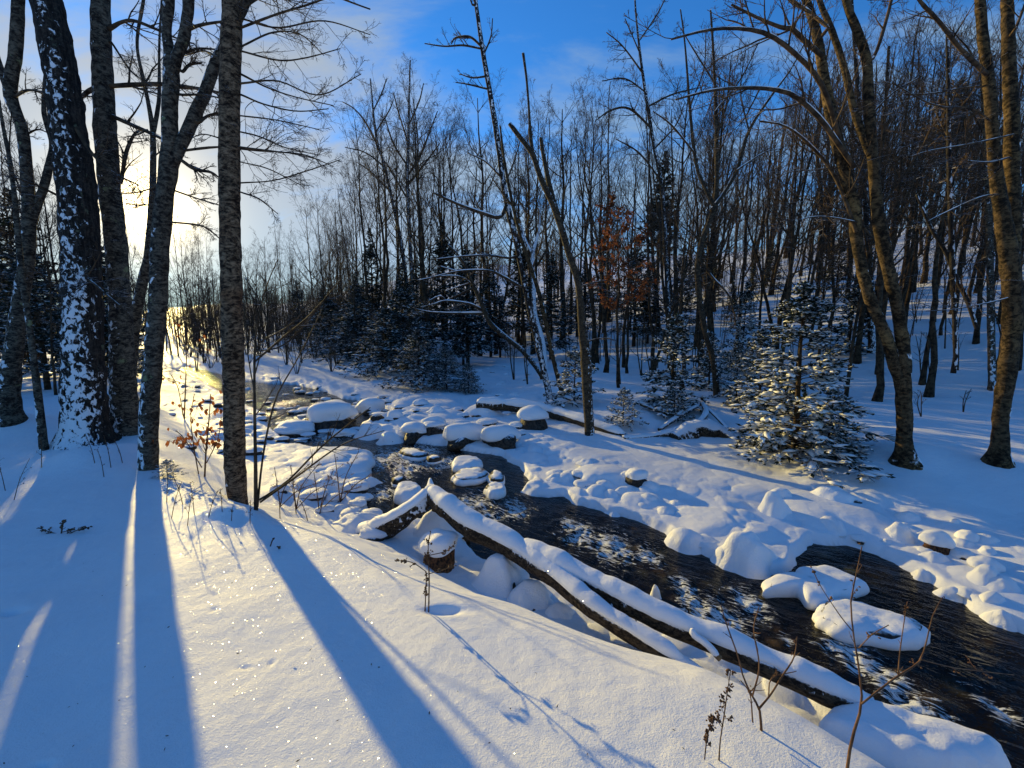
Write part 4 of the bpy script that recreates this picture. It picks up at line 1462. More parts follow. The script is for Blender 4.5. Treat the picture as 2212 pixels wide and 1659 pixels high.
photo_tree('birch_tree', 'straight peeling birch trunk with a dark ring, standing in a snow drift at the crest', (512, 1082),
           [([(515, 1086, 42), (510, 1040, 47), (507, 986, 48), (506, 900, 48), (505, 820, 48), (502, 720, 49), (500, 620, 48), (497, 500, 48), (495, 333, 48), (497, 167, 48), (503, 0, 46), (508, -140, 42)], 0.0)],
           [([(520, 60, 6), (600, 30, 5), (680, 5, 4), (760, -30, 3)], -0.4), ([(522, 20, 7), (570, -10, 6), (650, -30, 5), (800, 20, 3)], 0.5), ([(520, 110, 5), (600, 130, 4), (660, 125, 3), (735, 105, 2)], -0.5), ([(520, 160, 6), (580, 190, 4), (640, 210, 3), (720, 228, 2)], 0.5),
            ([(522, 205, 5), (570, 225, 4), (640, 240, 3), (710, 235, 2)], -0.4), ([(520, 285, 4), (560, 295, 4), (620, 320, 3), (690, 335, 2)], 0.4), ([(520, 318, 5), (600, 328, 4), (660, 335, 3), (720, 360, 2)], -0.6), ([(520, 395, 4), (590, 390, 3), (660, 370, 3), (735, 345, 2)], 0.3),
            ([(520, 415, 4), (560, 430, 4), (600, 462, 2)], -0.2), ([(522, 100, 5), (590, 70, 4), (650, 75, 3), (700, 120, 2)], 0.7), ([(522, 180, 5), (600, 175, 4), (690, 205, 3), (780, 160, 2)], 0.2), ([(520, 250, 4), (600, 260, 3), (690, 280, 2)], 0.7), ([(522, 40, 5), (600, 60, 4), (700, 45, 3), (800, 75, 2)], 0.1),
            ([(520, 350, 3), (580, 365, 3), (650, 400, 2)], 0.4), ([(525, -20, 7), (620, -40, 5), (740, -10, 3)], -0.4), ([(480, 130, 5), (440, 110, 4), (400, 120, 3)], 0.6), ([(480, 300, 4), (440, 290, 3), (410, 300, 2)], -0.5)],
           'bark_birch', k=36, rough=0.13, seed=5, stem_n=130, freq=18, flare=0.0, twigs=(8, 6, 3), rmin=0.0022)
photo_tree('maple_tree', 'mottled trunk with a forked crown beside the slim sapling at the wood edge', (18, 905),
           [([(18, 905, 64), (20, 830, 54), (30, 750, 46), (46, 640, 40), (60, 540, 36), (62, 470, 32), (58, 380, 30), (48, 280, 30), (22, 200, 34), (33, 119, 34), (38, 40, 32), (42, -80, 28)], 0.0),
            ([(60, 510, 26), (76, 455, 24), (94, 405, 22), (108, 350, 20), (112, 310, 14), (95, 240, 12), (100, 140, 10), (104, 0, 8)], 0.4),
            ([(30, 230, 20), (5, 160, 20), (-30, 60, 18)], 0.2)],
           [([(30, 210, 9), (60, 195, 8), (100, 200, 5)], -0.5), ([(60, 470, 7), (40, 400, 6), (10, 340, 4)], 0.4), ([(44, 300, 6), (80, 280, 5), (110, 290, 3)], 0.4)],
           'bark_grey', k=24, seed=6, stem_n=90, freq=12)
photo_tree('maple_sapling', 'slim young trunk growing beside the snow-plastered trunk', (95, 972),
           [([(95, 972, 23), (84, 870, 20), (72, 770, 18), (60, 680, 16), (48, 600, 15), (38, 500, 14), (32, 430, 13), (20, 340, 12), (8, 280, 10), (-15, 150, 8)], 0.0)],
           [([(30, 410, 7), (20, 340, 5), (25, 240, 3)], 0.3), ([(50, 610, 5), (60, 590, 4), (90, 585, 2)], 0.2), ([(62, 700, 4), (90, 690, 3), (120, 700, 2)], 0.3)],
           'bark_grey', k=14, seed=7, flare=0.1)
photo_tree('maple_tree', 'slender leaning trunk seen in the gap beside the glowing sun', (278, 905),
           [([(276, 905, 28), (284, 780, 27), (293, 686, 27), (310, 600, 25), (321, 553, 22), (326, 470, 17), (330, 400, 15), (331, 320, 14), (328, 267, 12), (312, 180, 9), (296, 95, 8), (310, 0, 8), (318, -80, 6)], 0.0),
            ([(331, 290, 11), (340, 240, 10), (344, 200, 9), (344, 100, 6), (348, 20, 5), (352, -60, 4)], 0.3)],
           [([(326, 270, 4), (310, 180, 3), (285, 120, 2)], 0.4), ([(330, 340, 4), (360, 320, 3), (390, 330, 2)], 0.5)],
           'bark_grey', k=14, seed=8, flare=0.1, stem_n=60)
photo_tree('leaning_tree', 'tall slim dark trunk leaning over the side brook, tip bare against the sky', (1186, 858),
           [([(1188, 858, 13), (1163, 751, 13), (1146, 677, 12), (1131, 603, 12), (1116, 528, 12), (1098, 454, 13), (1088, 400, 12), (1077, 317, 12), (1064, 233, 11), (1044, 117, 10), (1027, 0, 8), (1018, -60, 7)], 0.0)],
           [([(1040, 100, 5), (1015, 80, 5), (984, 82, 4), (975, 95, 2)], 0.3), ([(1038, 105, 4), (1000, 98, 4), (960, 100, 3), (917, 94, 2)], -0.6), ([(1044, 120, 4), (1060, 80, 3), (1064, 40, 2)], 0.2), ([(1050, 165, 4), (1020, 168, 3), (994, 160, 2)], 0.3), ([(1052, 192, 4), (1010, 182, 3), (984, 178, 2)], -0.4),
            ([(1020, 10, 4), (1014, -10, 3), (1010, -40, 2)], 0.1), ([(1095, 440, 8), (1080, 469, 8), (1041, 460, 8), (985, 439, 6), (937, 417, 4)], -0.8), ([(1101, 558, 5), (1060, 552, 5), (1027, 552, 4), (976, 556, 3), (940, 560, 2)], -1.0),
            ([(1125, 620, 6), (1086, 597, 6), (1056, 585, 5), (1010, 584, 4), (976, 588, 3), (930, 600, 2)], -1.2), ([(1080, 380, 5), (1050, 350, 4), (1010, 330, 2)], 0.5), ([(1090, 400, 4), (1110, 350, 3), (1125, 300, 2)], 0.5)],
           'bark_dark', k=12, seed=9, snow_limbs=True, twigs=(5, 4, 2), rmin=0.005, flare=0.15)
photo_tree('leaning_tree', 'thin mottled trunk leaning close behind the tall slim dark one', (1216, 856),
           [([(1216, 856, 11), (1193, 766, 10), (1175, 677, 10), (1158, 612, 9), (1140, 558, 9), (1122, 498, 8), (1105, 430, 7), (1090, 350, 6), (1080, 270, 4)], 0.0)],
           [([(1150, 580, 4), (1170, 520, 3), (1180, 450, 2)], 0.4), ([(1110, 450, 4), (1080, 410, 3), (1060, 380, 2)], 0.3), ([(1130, 520, 3), (1100, 500, 2)], -0.3)],
           'bark_warm', k=10, seed=10, rmin=0.005, flare=0.15)
photo_tree('snow_plastered_tree', 'forked trunk plastered white with snow between the leaning dark trunks', (1176, 800),
           [([(1178, 800, 12), (1172, 737, 11), (1155, 677, 11), (1152, 617, 11), (1149, 575, 10), (1151, 545, 9), (1158, 520, 7), (1164, 495, 6), (1166, 450, 4)], 0.0), ([(1151, 550, 7), (1140, 530, 6), (1130, 505, 5), (1122, 470, 3)], 0.1)],
           [([(1164, 500, 3), (1172, 460, 2), (1176, 420, 2)], 0.2), ([(1125, 480, 3), (1112, 450, 2)], 0.2)],
           'bark_plaster', k=10, seed=11, rmin=0.005, flare=0.1)
photo_tree('broken_snag', 'pale-barked dead trunk with two snapped tops, rooted beside the far fallen log', (1273, 938),
           [([(1274, 940, 20), (1272, 903, 21), (1268, 840, 22), (1265, 766, 23), (1258, 715, 18), (1250, 617, 15), (1232, 558, 14), (1214, 498, 14), (1193, 439, 13), (1168, 385, 12), (1150, 333, 11), (1122, 295, 10), (1101, 267, 9)], 0.0),
            ([(1206, 465, 12), (1195, 430, 11), (1186, 395, 11), (1174, 335, 9), (1168, 297, 7)], 0.3),
            ([(1152, 335, 6), (1147, 300, 8), (1145, 277, 7), (1142, 227, 5), (1137, 167, 5), (1130, 115, 6)], 0.1)],
           [([(1250, 620, 4), (1285, 610, 3), (1310, 605, 2)], 0.4), ([(1236, 560, 4), (1262, 545, 3), (1290, 552, 2)], -0.3), ([(1262, 740, 3), (1300, 730, 3), (1330, 735, 2)], 0.3)],
           'bark_snag', k=16, seed=12, rmin=0.004, flare=0.1, twigs=(4, 3, 0), stem_n=60)
photo_tree('leaning_tree', 'low arching tree with snow-lined limbs reaching over the side brook', (1172, 818),
           [([(1172, 820, 10), (1166, 805, 10), (1131, 760, 11), (1092, 728, 11), (1062, 701, 10), (1047, 674, 9), (1036, 647, 8), (1018, 605, 7), (1003, 570, 5), (985, 545, 4), (967, 528, 3)], -0.6)],
           [([(1047, 674, 6), (1030, 664, 6), (1012, 656, 5), (964, 650, 4), (935, 658, 3), (908, 664, 2)], -1.0), ([(1047, 677, 6), (1003, 677, 5), (964, 676, 4), (930, 674, 3), (896, 667, 2)], -0.6), ([(1020, 610, 4), (995, 618, 3), (960, 630, 2)], 0.1), ([(1025, 622, 4), (1000, 600, 3), (960, 596, 3), (900, 606, 2)], -0.8),
            ([(964, 650, 4), (950, 640, 3), (925, 650, 2)], -1.0), ([(1010, 585, 4), (985, 585, 3), (950, 575, 2)], 0.2)],
           'bark_snag', k=10, seed=13, snow_limbs=True, twigs=(4, 4, 2), rmin=0.004, snow_h=1.1, flare=0.1)
photo_tree('birch_tree', 'golden double-stemmed birch with arching limbs on the snowy flat', (1951, 998),
           [([(1954, 1000, 42), (1954, 960, 37), (1953, 890, 37), (1950, 800, 40), (1948, 725, 32), (1937, 659, 30), (1918, 576, 31), (1901, 494, 33), (1895, 446, 28), (1884, 327, 26), (1876, 208, 24), (1873, 134, 23), (1854, 74, 21), (1830, 9, 19), (1815, -80, 16)], 0.0),
            ([(1946, 830, 30), (1930, 780, 30), (1914, 725, 28), (1878, 642, 27), (1858, 560, 27), (1848, 494, 28), (1845, 446, 30), (1818, 342, 30), (1800, 268, 28), (1782, 179, 25), (1767, 89, 22), (1756, 45, 20), (1738, -10, 18), (1720, -80, 15)], 0.25),
            ([(1880, 335, 18), (1866, 298, 18), (1845, 238, 17), (1824, 149, 16), (1800, 74, 15), (1773, 9, 13), (1755, -60, 11)], 0.3)],
           [([(1874, 134, 8), (1886, 126, 9), (1901, 89, 9), (1922, 15, 8), (1935, -50, 6)], 0.3), ([(1845, 360, 13), (1810, 310, 13), (1770, 255, 12), (1720, 210, 11), (1680, 195, 10), (1620, 190, 8), (1540, 195, 6), (1460, 215, 4)], -0.6),
            ([(1812, 300, 13), (1790, 220, 13), (1760, 160, 12), (1710, 110, 11), (1660, 75, 10), (1600, 62, 8), (1530, 65, 6), (1450, 85, 4)], -0.9), ([(1775, 120, 12), (1740, 90, 12), (1710, 62, 11), (1690, 60, 9), (1640, 40, 7), (1580, 10, 5)], -0.4),
            ([(1848, 500, 9), (1825, 430, 9), (1790, 360, 8), (1735, 300, 7), (1690, 270, 5), (1640, 262, 4)], 0.6), ([(1790, 60, 9), (1740, 20, 8), (1690, -10, 6)], 0.4), ([(1880, 250, 5), (1930, 200, 4), (1990, 165, 3)], -0.5), ([(1850, 480, 5), (1800, 470, 4), (1760, 468, 3), (1725, 475, 2)], -0.6)],
           'bark_warm', k=28, seed=14, snow_limbs=True, twigs=(8, 6, 3), rmin=0.004, stem_n=110, freq=12, snow_h=0.75, rough=0.22, flare=0.9)
photo_tree('birch_tree', 'thick bent trunk with a curved foot and twin tops on the snowy flat', (2160, 998),
           [([(2155, 1002, 44), (2160, 950, 40), (2163, 890, 40), (2176, 800, 46), (2185, 725, 47), (2186, 626, 49), (2177, 543, 48), (2165, 461, 40), (2152, 380, 34), (2145, 298, 31), (2139, 208, 30), (2124, 89, 27), (2117, 0, 25), (2110, -80, 22)], 0.0),
            ([(2184, 580, 40), (2188, 500, 40), (2188, 416, 39), (2185, 320, 38), (2184, 238, 37), (2178, 89, 33), (2175, 0, 30), (2172, -80, 26)], 0.3)],
           [([(2135, 165, 13), (2113, 143, 14), (2068, 98, 12), (2032, 51, 11), (1988, 3, 9), (1960, -40, 7)], -0.5), ([(2150, 270, 6), (2100, 235, 6), (2040, 232, 5), (1990, 215, 4), (1930, 180, 3)], -0.6), ([(2140, 186, 6), (2080, 190, 5), (2010, 202, 4), (1950, 205, 2)], 0.3),
            ([(2180, 340, 6), (2140, 350, 5), (2090, 348, 4)], -0.8), ([(2170, 420, 6), (2120, 425, 5), (2040, 460, 4), (2000, 480, 2)], -0.5), ([(2190, 290, 5), (2100, 310, 5), (2010, 325, 3), (1960, 340, 2)], -0.7), ([(2195, 60, 8), (2210, 20, 7), (2230, -40, 5)], 0.2), ([(2190, 640, 5), (2130, 655, 4), (2060, 668, 3), (2000, 672, 2)], -0.4)],
           'bark_warm', k=26, seed=15, snow_limbs=True, twigs=(6, 5, 3), rmin=0.004, stem_n=100, freq=12, snow_h=0.55, rough=0.22, flare=0.8)
photo_tree('straight_tree', 'straight grey trunk standing just behind the bent twin-topped tree', (2144, 842),
           [([(2145, 842, 20), (2142, 760, 19), (2140, 659, 18), (2137, 500, 17), (2130, 300, 15), (2120, 100, 12), (2112, -60, 9)], 0.0)],
           [([(2138, 560, 4), (2100, 520, 3), (2070, 500, 2)], 0.3), ([(2130, 300, 5), (2100, 240, 4), (2080, 180, 2)], 0.5), ([(2125, 200, 4), (2160, 120, 3)], 0.5)],
           'bark_grey', k=12, seed=16, rmin=0.006)
photo_tree('straight_tree', 'dark double trunk rising from the flat behind the golden birch', (1886, 800),
           [([(1886, 800, 20), (1882, 700, 18), (1880, 600, 17), (1872, 450, 15), (1862, 300, 13), (1850, 150, 10), (1840, 0, 7)], 0.0), ([(1888, 770, 14), (1896, 650, 13), (1905, 500, 12), (1910, 300, 10), (1920, 100, 7)], 0.4)],
           [([(1872, 450, 5), (1900, 380, 4), (1930, 320, 2)], 0.4), ([(1865, 330, 5), (1830, 270, 4), (1810, 220, 2)], 0.5), ([(1910, 300, 4), (1940, 240, 3)], 0.2)],
           'bark_dark', k=10, seed=17, rmin=0.008)
photo_tree('straight_tree', 'lone slim trunk on the flat with a fallen stem leaning on it', (2064, 770),
           [([(2064, 770, 12), (2062, 690, 12), (2058, 600, 14), (2055, 500, 14), (2050, 350, 12), (2048, 200, 9), (2045, 60, 6)], 0.0), ([(2110, 710, 11), (2090, 650, 12), (2066, 600, 12), (2040, 540, 10), (2010, 490, 9), (1980, 420, 6)], 0.1)],
           [([(2052, 400, 4), (2080, 340, 3)], 0.3), ([(2050, 300, 4), (2020, 240, 3)], 0.3), ([(2048, 250, 4), (2070, 180, 2)], 0.3)],
           'bark_dark', k=10, seed=18, rmin=0.008)
photo_tree('crooked_tree', 'crooked snow-lined tree forking high above the layered fir', (1548, 856),
           [([(1549, 856, 15), (1540, 775, 13), (1520, 700, 13), (1507, 600, 12), (1514, 530, 12), (1545, 433, 11), (1548, 300, 9), (1542, 133, 6), (1535, 20, 4)], 0.2),
            ([(1536, 455, 10), (1565, 415, 9), (1592, 367, 9), (1618, 283, 8), (1662, 213, 6), (1708, 150, 4), (1740, 90, 3)], 0.4), ([(1542, 445, 9), (1512, 380, 8), (1500, 330, 8), (1490, 230, 6), (1480, 100, 4), (1470, 20, 3)], 0.3)],
           [([(1548, 300, 4), (1570, 220, 4), (1580, 120, 2)], 0.3), ([(1500, 330, 4), (1450, 270, 4), (1410, 240, 2)], -0.3), ([(1618, 283, 4), (1600, 200, 3), (1610, 110, 2)], 0.2), ([(1490, 230, 4), (1520, 150, 3), (1525, 70, 2)], 0.2), ([(1544, 180, 4), (1500, 110, 3), (1470, 60, 2)], -0.2),
            ([(1510, 560, 5), (1540, 600, 5), (1575, 640, 4), (1590, 700, 3)], -0.3), ([(1592, 367, 4), (1650, 330, 3), (1690, 320, 2)], 0.3), ([(1545, 240, 4), (1600, 170, 3), (1640, 90, 2)], 0.3)],
           'bark_snag', k=10, seed=19, rmin=0.005, snow_limbs=True, twigs=(7, 6, 3), flare=0.2)
photo_tree('slim_tree', 'tall slim tree with a feathery crown beside the dark pine', (1446, 770),
           [([(1446, 770, 12), (1441, 600, 11), (1430, 410, 9), (1410, 300, 8), (1387, 150, 6), (1374, 33, 4), (1370, -40, 3)], 0.0)],
           [([(1405, 275, 5), (1360, 235, 5), (1320, 238, 4), (1285, 262, 2)], -0.4), ([(1400, 230, 4), (1450, 205, 4), (1505, 190, 2)], 0.3), ([(1390, 160, 4), (1345, 100, 3), (1310, 70, 2)], 0.3), ([(1380, 90, 3), (1420, 30, 3), (1440, -10, 2)], 0.2), ([(1428, 390, 4), (1380, 330, 4), (1330, 300, 2)], 0.4), ([(1415, 320, 4), (1460, 270, 3), (1480, 220, 2)], 0.2), ([(1380, 110, 3), (1350, 40, 2)], -0.3), ([(1396, 200, 3), (1350, 170, 3), (1300, 175, 2)], 0.1)],
           'bark_dark', k=10, seed=23, rmin=0.006, twigs=(8, 6, 3), flare=0.2)
photo_tree('slim_tree', 'slim tree with a fan-shaped crown against the pale cloud, straight trunk', (896, 752),
           [([(896, 752, 9), (892, 640, 9), (884, 500, 8), (880, 400, 8), (882, 300, 6), (884, 200, 4), (886, 130, 3)], 0.0)],
           [([(881, 380, 5), (910, 330, 5), (930, 280, 3), (945, 240, 2)], 0.5), ([(881, 400, 5), (920, 350, 4), (950, 310, 2)], -0.4), ([(881, 360, 4), (850, 310, 4), (830, 250, 2)], 0.4), ([(882, 310, 4), (860, 240, 3), (850, 200, 2)], -0.5), ([(883, 270, 3), (905, 220, 3), (915, 180, 2)], 0.3), ([(880, 430, 4), (845, 370, 4), (825, 340, 2)], 0.5)],
           'bark_dark', k=8, seed=24, rmin=0.008, twigs=(7, 6, 2), flare=0.2)
photo_tree('slim_tree', 'slim left-leaning tree beside the fan-shaped crown against the pale cloud', (885, 748),
           [([(888, 748, 9), (872, 560, 8), (847, 433, 7), (828, 350, 6), (817, 317, 6), (808, 260, 5), (804, 215, 4), (800, 170, 3)], 0.0)],
           [([(817, 317, 4), (790, 265, 4), (765, 235, 3), (740, 220, 2)], 0.4), ([(806, 240, 3), (825, 200, 3), (835, 170, 2)], 0.3), ([(830, 360, 4), (790, 330, 3), (745, 318, 2)], -0.4), ([(840, 410, 4), (800, 370, 3), (770, 350, 2)], 0.3), ([(812, 285, 3), (840, 240, 3), (850, 215, 2)], 0.4)],
           'bark_dark', k=8, seed=25, rmin=0.008, twigs=(7, 6, 2), flare=0.2)



# ------------------------------------------------------------------ firs and hemlocks
gC = np.random.default_rng(77)
FIR_A = conifer_meshes(0, 4.0, 1.35, gC, nb=130, low=0.05, snow=0.70, needle=0.05, m2=12, m3=7, droop=0.34)
FIR_B = conifer_meshes(1, 2.4, 0.9, gC, nb=78, low=0.06, snow=0.55, needle=0.042, m2=10, m3=7, droop=0.34)
FIR_C = conifer_meshes(2, 1.6, 0.75, gC, nb=46, low=0.10, snow=0.6, needle=0.035, m2=9, m3=6)
HEM_A = conifer_meshes(3, 4.5, 2.4, gC, nb=130, low=0.06, snow=0.16, needle=0.07, m2=11, m3=6, droop=0.35)
HEM_B = conifer_meshes(4, 11.0, 2.6, gC, nb=170, low=0.10, snow=0.10, needle=0.13, m2=10, m3=5, droop=0.3)
PINE = conifer_meshes(5, 17.0, 3.4, gC, nb=150, low=0.38, snow=0.06, needle=0.20, m2=10, m3=6, droop=0.05)


def fir_px(u, v, top_v, ref_h, meshes, label, group=None, needle='needle', name='snowy_fir', sxy=1.0, back=0.0):
    b = on_ground(u, v)
    if back:
        b = b * np.array([1 + back, 1 + back, 1])
        b[2] = gz(b[0], b[1])
    h = (v - top_v) * px_m(b[1], v)
    return place_conifer(b, h / ref_h, meshes, label, group, float(gC.uniform(0, 6.28)), needle, name, sxy)


fir_px(1712, 985, 590, 4.0, FIR_A, 'tall full snowy fir, biggest of the young firs on the far bank', sxy=1.3)
fir_px(1640, 880, 690, 2.4, FIR_B, 'young snowy fir growing just behind the biggest one', sxy=1.2)
fir_px(1785, 990, 820, 2.4, FIR_B, 'low snowy fir drooping at the right foot of the biggest one', sxy=1.4)
fir_px(1690, 955, 770, 2.4, FIR_B, 'snowy fir bush at the front of the biggest fir', sxy=1.2)
fir_px(1590, 860, 720, 2.4, FIR_B, 'thin snowy fir between the biggest fir and the layered one', sxy=1.0)
fir_px(1448, 878, 655, 2.4, FIR_B, 'layered fir with snowy shelves above the uprooted stump', sxy=1.15)
fir_px(1455, 905, 800, 1.6, FIR_C, 'thin ragged fir seedling on the cut bank behind the stump')
fir_px(1240, 872, 728, 1.6, FIR_C, 'snow-flecked fir growing behind the two-topped snag', sxy=1.25)
fir_px(1345, 915, 822, 1.6, FIR_C, 'bushy little fir hanging over the tangle of roots', sxy=1.35)
fir_px(1530, 840, 700, 2.4, FIR_B, 'shaded fir behind the layered fir', sxy=1.1)
fir_px(1830, 800, 640, 2.4, FIR_B, 'snowy fir at the wood edge beside the golden birch', sxy=1.2)
fir_px(1600, 800, 600, 4.0, FIR_A, 'slim snowy fir in the shade of the hillside wood', sxy=0.9)
fir_px(1985, 655, 590, 2.4, FIR_B, 'small dark fir on the slope behind the golden birch', sxy=1.2)
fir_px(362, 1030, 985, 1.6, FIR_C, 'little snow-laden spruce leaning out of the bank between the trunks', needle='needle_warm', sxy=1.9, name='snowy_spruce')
for u, v, tv, sx, lab in ((905, 838, 705, 1.35, 'low spreading dark hemlock beside the side brook'), (965, 842, 742, 1.3, 'squat dark hemlock drooping to the snow at the brook mouth'), (1012, 848, 778, 1.1, 'smallest dark hemlock, leaning over the brook mouth'),
                          (835, 806, 655, 1.25, 'dark hemlock thicket behind the low spreading one'), (775, 775, 625, 1.25, 'rounded dark hemlock on the bank above the upper creek'), (715, 768, 640, 1.25, 'wide dark hemlock where the upper creek bends'), (875, 790, 610, 1.1, 'tall dark hemlock standing over the low spreading one')):
    fir_px(u, v, tv, 4.5, HEM_A, lab, name='hemlock', sxy=sx)
fir_px(905, 770, 560, 11.0, HEM_B, 'dark hemlock spire behind the arching snow-lined tree', name='hemlock', sxy=1.1)
fir_px(810, 752, 500, 11.0, HEM_B, 'dark hemlock with a rounded top standing alone in the pale haze', name='hemlock', sxy=0.8)
fir_px(960, 765, 480, 11.0, HEM_B, 'tallest dark hemlock behind the leaning trunks', name='hemlock', sxy=1.0)
fir_px(1410, 745, 390, 17.0, PINE, 'tall dark pine above the rust-leaved tree', name='pine_tree')
fir_px(650, 748, 600, 11.0, HEM_B, 'short dark hemlock at the far end of the upper creek', name='hemlock', sxy=1.2)
for i, (u, tv) in enumerate([(1010, 520), (1060, 560), (1120, 500), (1190, 540), (1260, 560), (1330, 600), (1000, 600), (1080, 610), (1150, 590), (1470, 520), (1540, 560), (930, 600), (870, 560), (770, 580), (1230, 600), (1400, 560), (1620, 560), (700, 610), (1370, 500), (1440, 600), (1510, 480), (1580, 600), (1660, 520), (1740, 580), (1800, 500), (1690, 620), (1300, 520), (1960, 560), (2040, 520)]):
    dep = 30 + (i * 7) % 21
    p = ony(u, 700, dep)
    zb = gz(p[0], p[1])
    hh = ony(u, tv, dep)[2] - zb
    place_conifer((p[0], p[1], zb), hh / 11.0, HEM_B, ('tall ' if tv < 535 else ('low ' if tv > 585 else '')) + 'dark hemlock half hidden among the bare trunks ' + ('behind the young firs' if 1350 < u < 1850 else ('on the hill slope' if u > 1850 else 'behind the far bank')), 'hemlocks hidden in the far wood', float(gC.uniform(0, 6)), 'needle', 'hemlock', 1.15)
# sunlit hemlocks of the wood on the near bank, behind the bank trunks
for (x, y, h, lab) in ((-17.5, 13.0, 9.0, 'olive sunlit hemlock filling the gap left of the snow-plastered trunk'), (-21.0, 15.5, 11.0, 'olive sunlit hemlock behind the forked mottled trunk'),
                       (-15.0, 15.5, 6.0, 'short olive hemlock showing between the two widest bank trunks'), (-24.5, 14.0, 12.0, 'tall olive hemlock at the end of the near-bank wood'), (-19.5, 19.5, 8.0, 'olive hemlock low behind the grey straight trunk'),
                       (-26.0, 20.0, 12.0, 'dim hemlock deep in the near-bank wood'), (-28.5, 25.0, 11.0, 'hemlock at the back of the near-bank wood'), (-12.6, 11.2, 4.2, 'young olive hemlock close behind the widest trunk'), (-23.0, 24.5, 7.5, 'low hemlock where the near-bank wood meets the creek')):
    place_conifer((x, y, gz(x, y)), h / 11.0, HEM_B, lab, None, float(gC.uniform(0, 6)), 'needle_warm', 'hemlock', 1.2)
for (x, y, h, lab) in ((52, 36, 20, 'broad pine crown catching sun on top of the hill'), (46, 24, 16, 'dark pine low on the hill behind the bent birch'), (60, 60, 19, 'pine deep in the hill wood behind the golden birch')):
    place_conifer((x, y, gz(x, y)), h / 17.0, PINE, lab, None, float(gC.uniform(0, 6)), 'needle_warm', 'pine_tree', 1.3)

# ------------------------------------------------------------------ the bare wood
gW = np.random.default_rng(4)
BARE = []
for i, (h, r0, clear, stems, sp) in enumerate([(16, 0.16, 0.40, 1, (0.22, 0.40)), (18, 0.20, 0.45, 1, (0.22, 0.38)), (14, 0.13, 0.35, 1, (0.22, 0.42)), (15, 0.14, 0.30, 2, (0.25, 0.42)), (12, 0.10, 0.25, 1, (0.25, 0.45)), (17, 0.17, 0.50, 1, (0.25, 0.45)), (9, 0.065, 0.2, 1, (0.3, 0.5))]):
    BARE.append((bare_tree_meshes(i, h, r0, gW, clear, stems, (13, 7, 6, 3) if stems == 1 else (9, 6, 6, 3), spread=sp, rmin=0.0048), h))
    for me_ in BARE[-1][0]:
        me_.materials.append(M['bark_wood'] if 'trunk' in me_.name else M['twig'])
KIND_WORD = ['straight bare tree with narrow crown', 'stout-trunked bare tree', 'slender fine-twigged bare tree', 'two-stemmed bare tree', 'young low-branched bare tree', 'bare tree with spreading crown', 'thin bare sapling']
ZONES = {'hill': ('standing on the snowy hillside', 'bare trees of the hillside wood'), 'flat': ('in the shaded wood behind the far bank', 'bare trees behind the far bank'),
         'far': ('at the head of the upper creek', 'bare trees at the head of the creek'), 'near': ('in the wood behind the bank trunks', 'bare trees of the near-bank wood')}
COUNT = {}


def bare(x, y, kind, s, zone):
    (mt, mc), h = BARE[kind]
    w, grp = ZONES[zone]
    o = thing('bare_tree', (x, y, gz(x, y)), KIND_WORD[kind] + ' ' + w, 'tree', grp, float(gW.uniform(0, 6.28)))
    # how high its top reaches in the photograph, from the skyline there
    dep = y / ray(1106, 400)[1]
    u = 1106 + 900 * x / dep
    lo, hi = np.interp(u, [0, 500, 740, 780, 1250, 1330, 1650, 1760, 2212], [250, 520, 400, 200, 190, 120, 150, 40, 40]), np.interp(u, [0, 500, 740, 780, 1250, 1330, 1650, 1760, 2212], [420, 600, 560, 420, 360, 420, 440, 330, 300])
    vt = gW.uniform(lo, hi)
    word = 'low ' if vt > hi - 0.3 * (hi - lo) else ('' if vt > lo + 0.3 * (hi - lo) else 'high-topped ')
    o['label'] = word + o['label']
    want = ony(u, vt, y)[2] - gz(x, y)
    sz = float(np.clip(want / h, 0.35, 1.45))
    sx = float(np.clip(sz, 0.5, 1.25)) * s
    o.scale = (sx, sx, sz)
    put('trunk', mt, None, o)
    put('crown', mc, None, o)


def free(x, y):
    a = math.degrees(math.atan2(x, y))
    r = math.hypot(x, y)
    s = float(sdf(np.array([x]), np.array([y]), FOREST)[0])
    return a, r, s


def scatter_wood(n, amin, amax, rmin, rmax, zone, kinds, smin, smax, gap, keep=None, margin=1.5):
    k = tries = 0
    while k < n and tries < 20000:
        tries += 1
        a = math.radians(gW.uniform(amin, amax))
        r = math.sqrt(gW.uniform(rmin ** 2, rmax ** 2))
        x, y = r * math.sin(a), r * math.cos(a)
        if float(sdf(np.array([x]), np.array([y]), FOREST)[0]) < margin and zone != 'near':
            continue
        if any((x - q[0]) ** 2 + (y - q[1]) ** 2 < gap * gap for q in SPOTS):
            continue
        if keep is not None and not keep(x, y):
            continue
        SPOTS.append((x, y))
        bare(x, y, int(gW.choice(kinds)), float(gW.uniform(smin, smax)), zone)
        k += 1


SPOTS = []
scatter_wood(30, 4, 46, 15, 28, 'flat', [0, 1, 2, 3, 5, 6, 6, 4], 0.75, 1.1, 1.3, margin=3.0)
scatter_wood(46, -12, 38, 28, 52, 'flat', [0, 1, 2, 3, 5, 2], 0.85, 1.2, 1.6)
scatter_wood(44, 38, 56, 18, 40, 'hill', [0, 1, 2, 5, 4, 6], 0.75, 1.1, 1.4)
scatter_wood(60, 22, 56, 40, 75, 'hill', [0, 1, 2, 3, 5], 0.85, 1.2, 1.8)
scatter_wood(34, -26, -8, 30, 62, 'flat', [0, 2, 3, 4, 5], 0.75, 1.05, 2.0)
scatter_wood(40, -43, -20, 45, 110, 'far', [2, 3, 4, 0], 0.65, 0.9, 2.2)
scatter_wood(20, -58, -45, 15, 34, 'near', [2, 4, 6, 0, 3], 0.7, 1.0, 1.6)

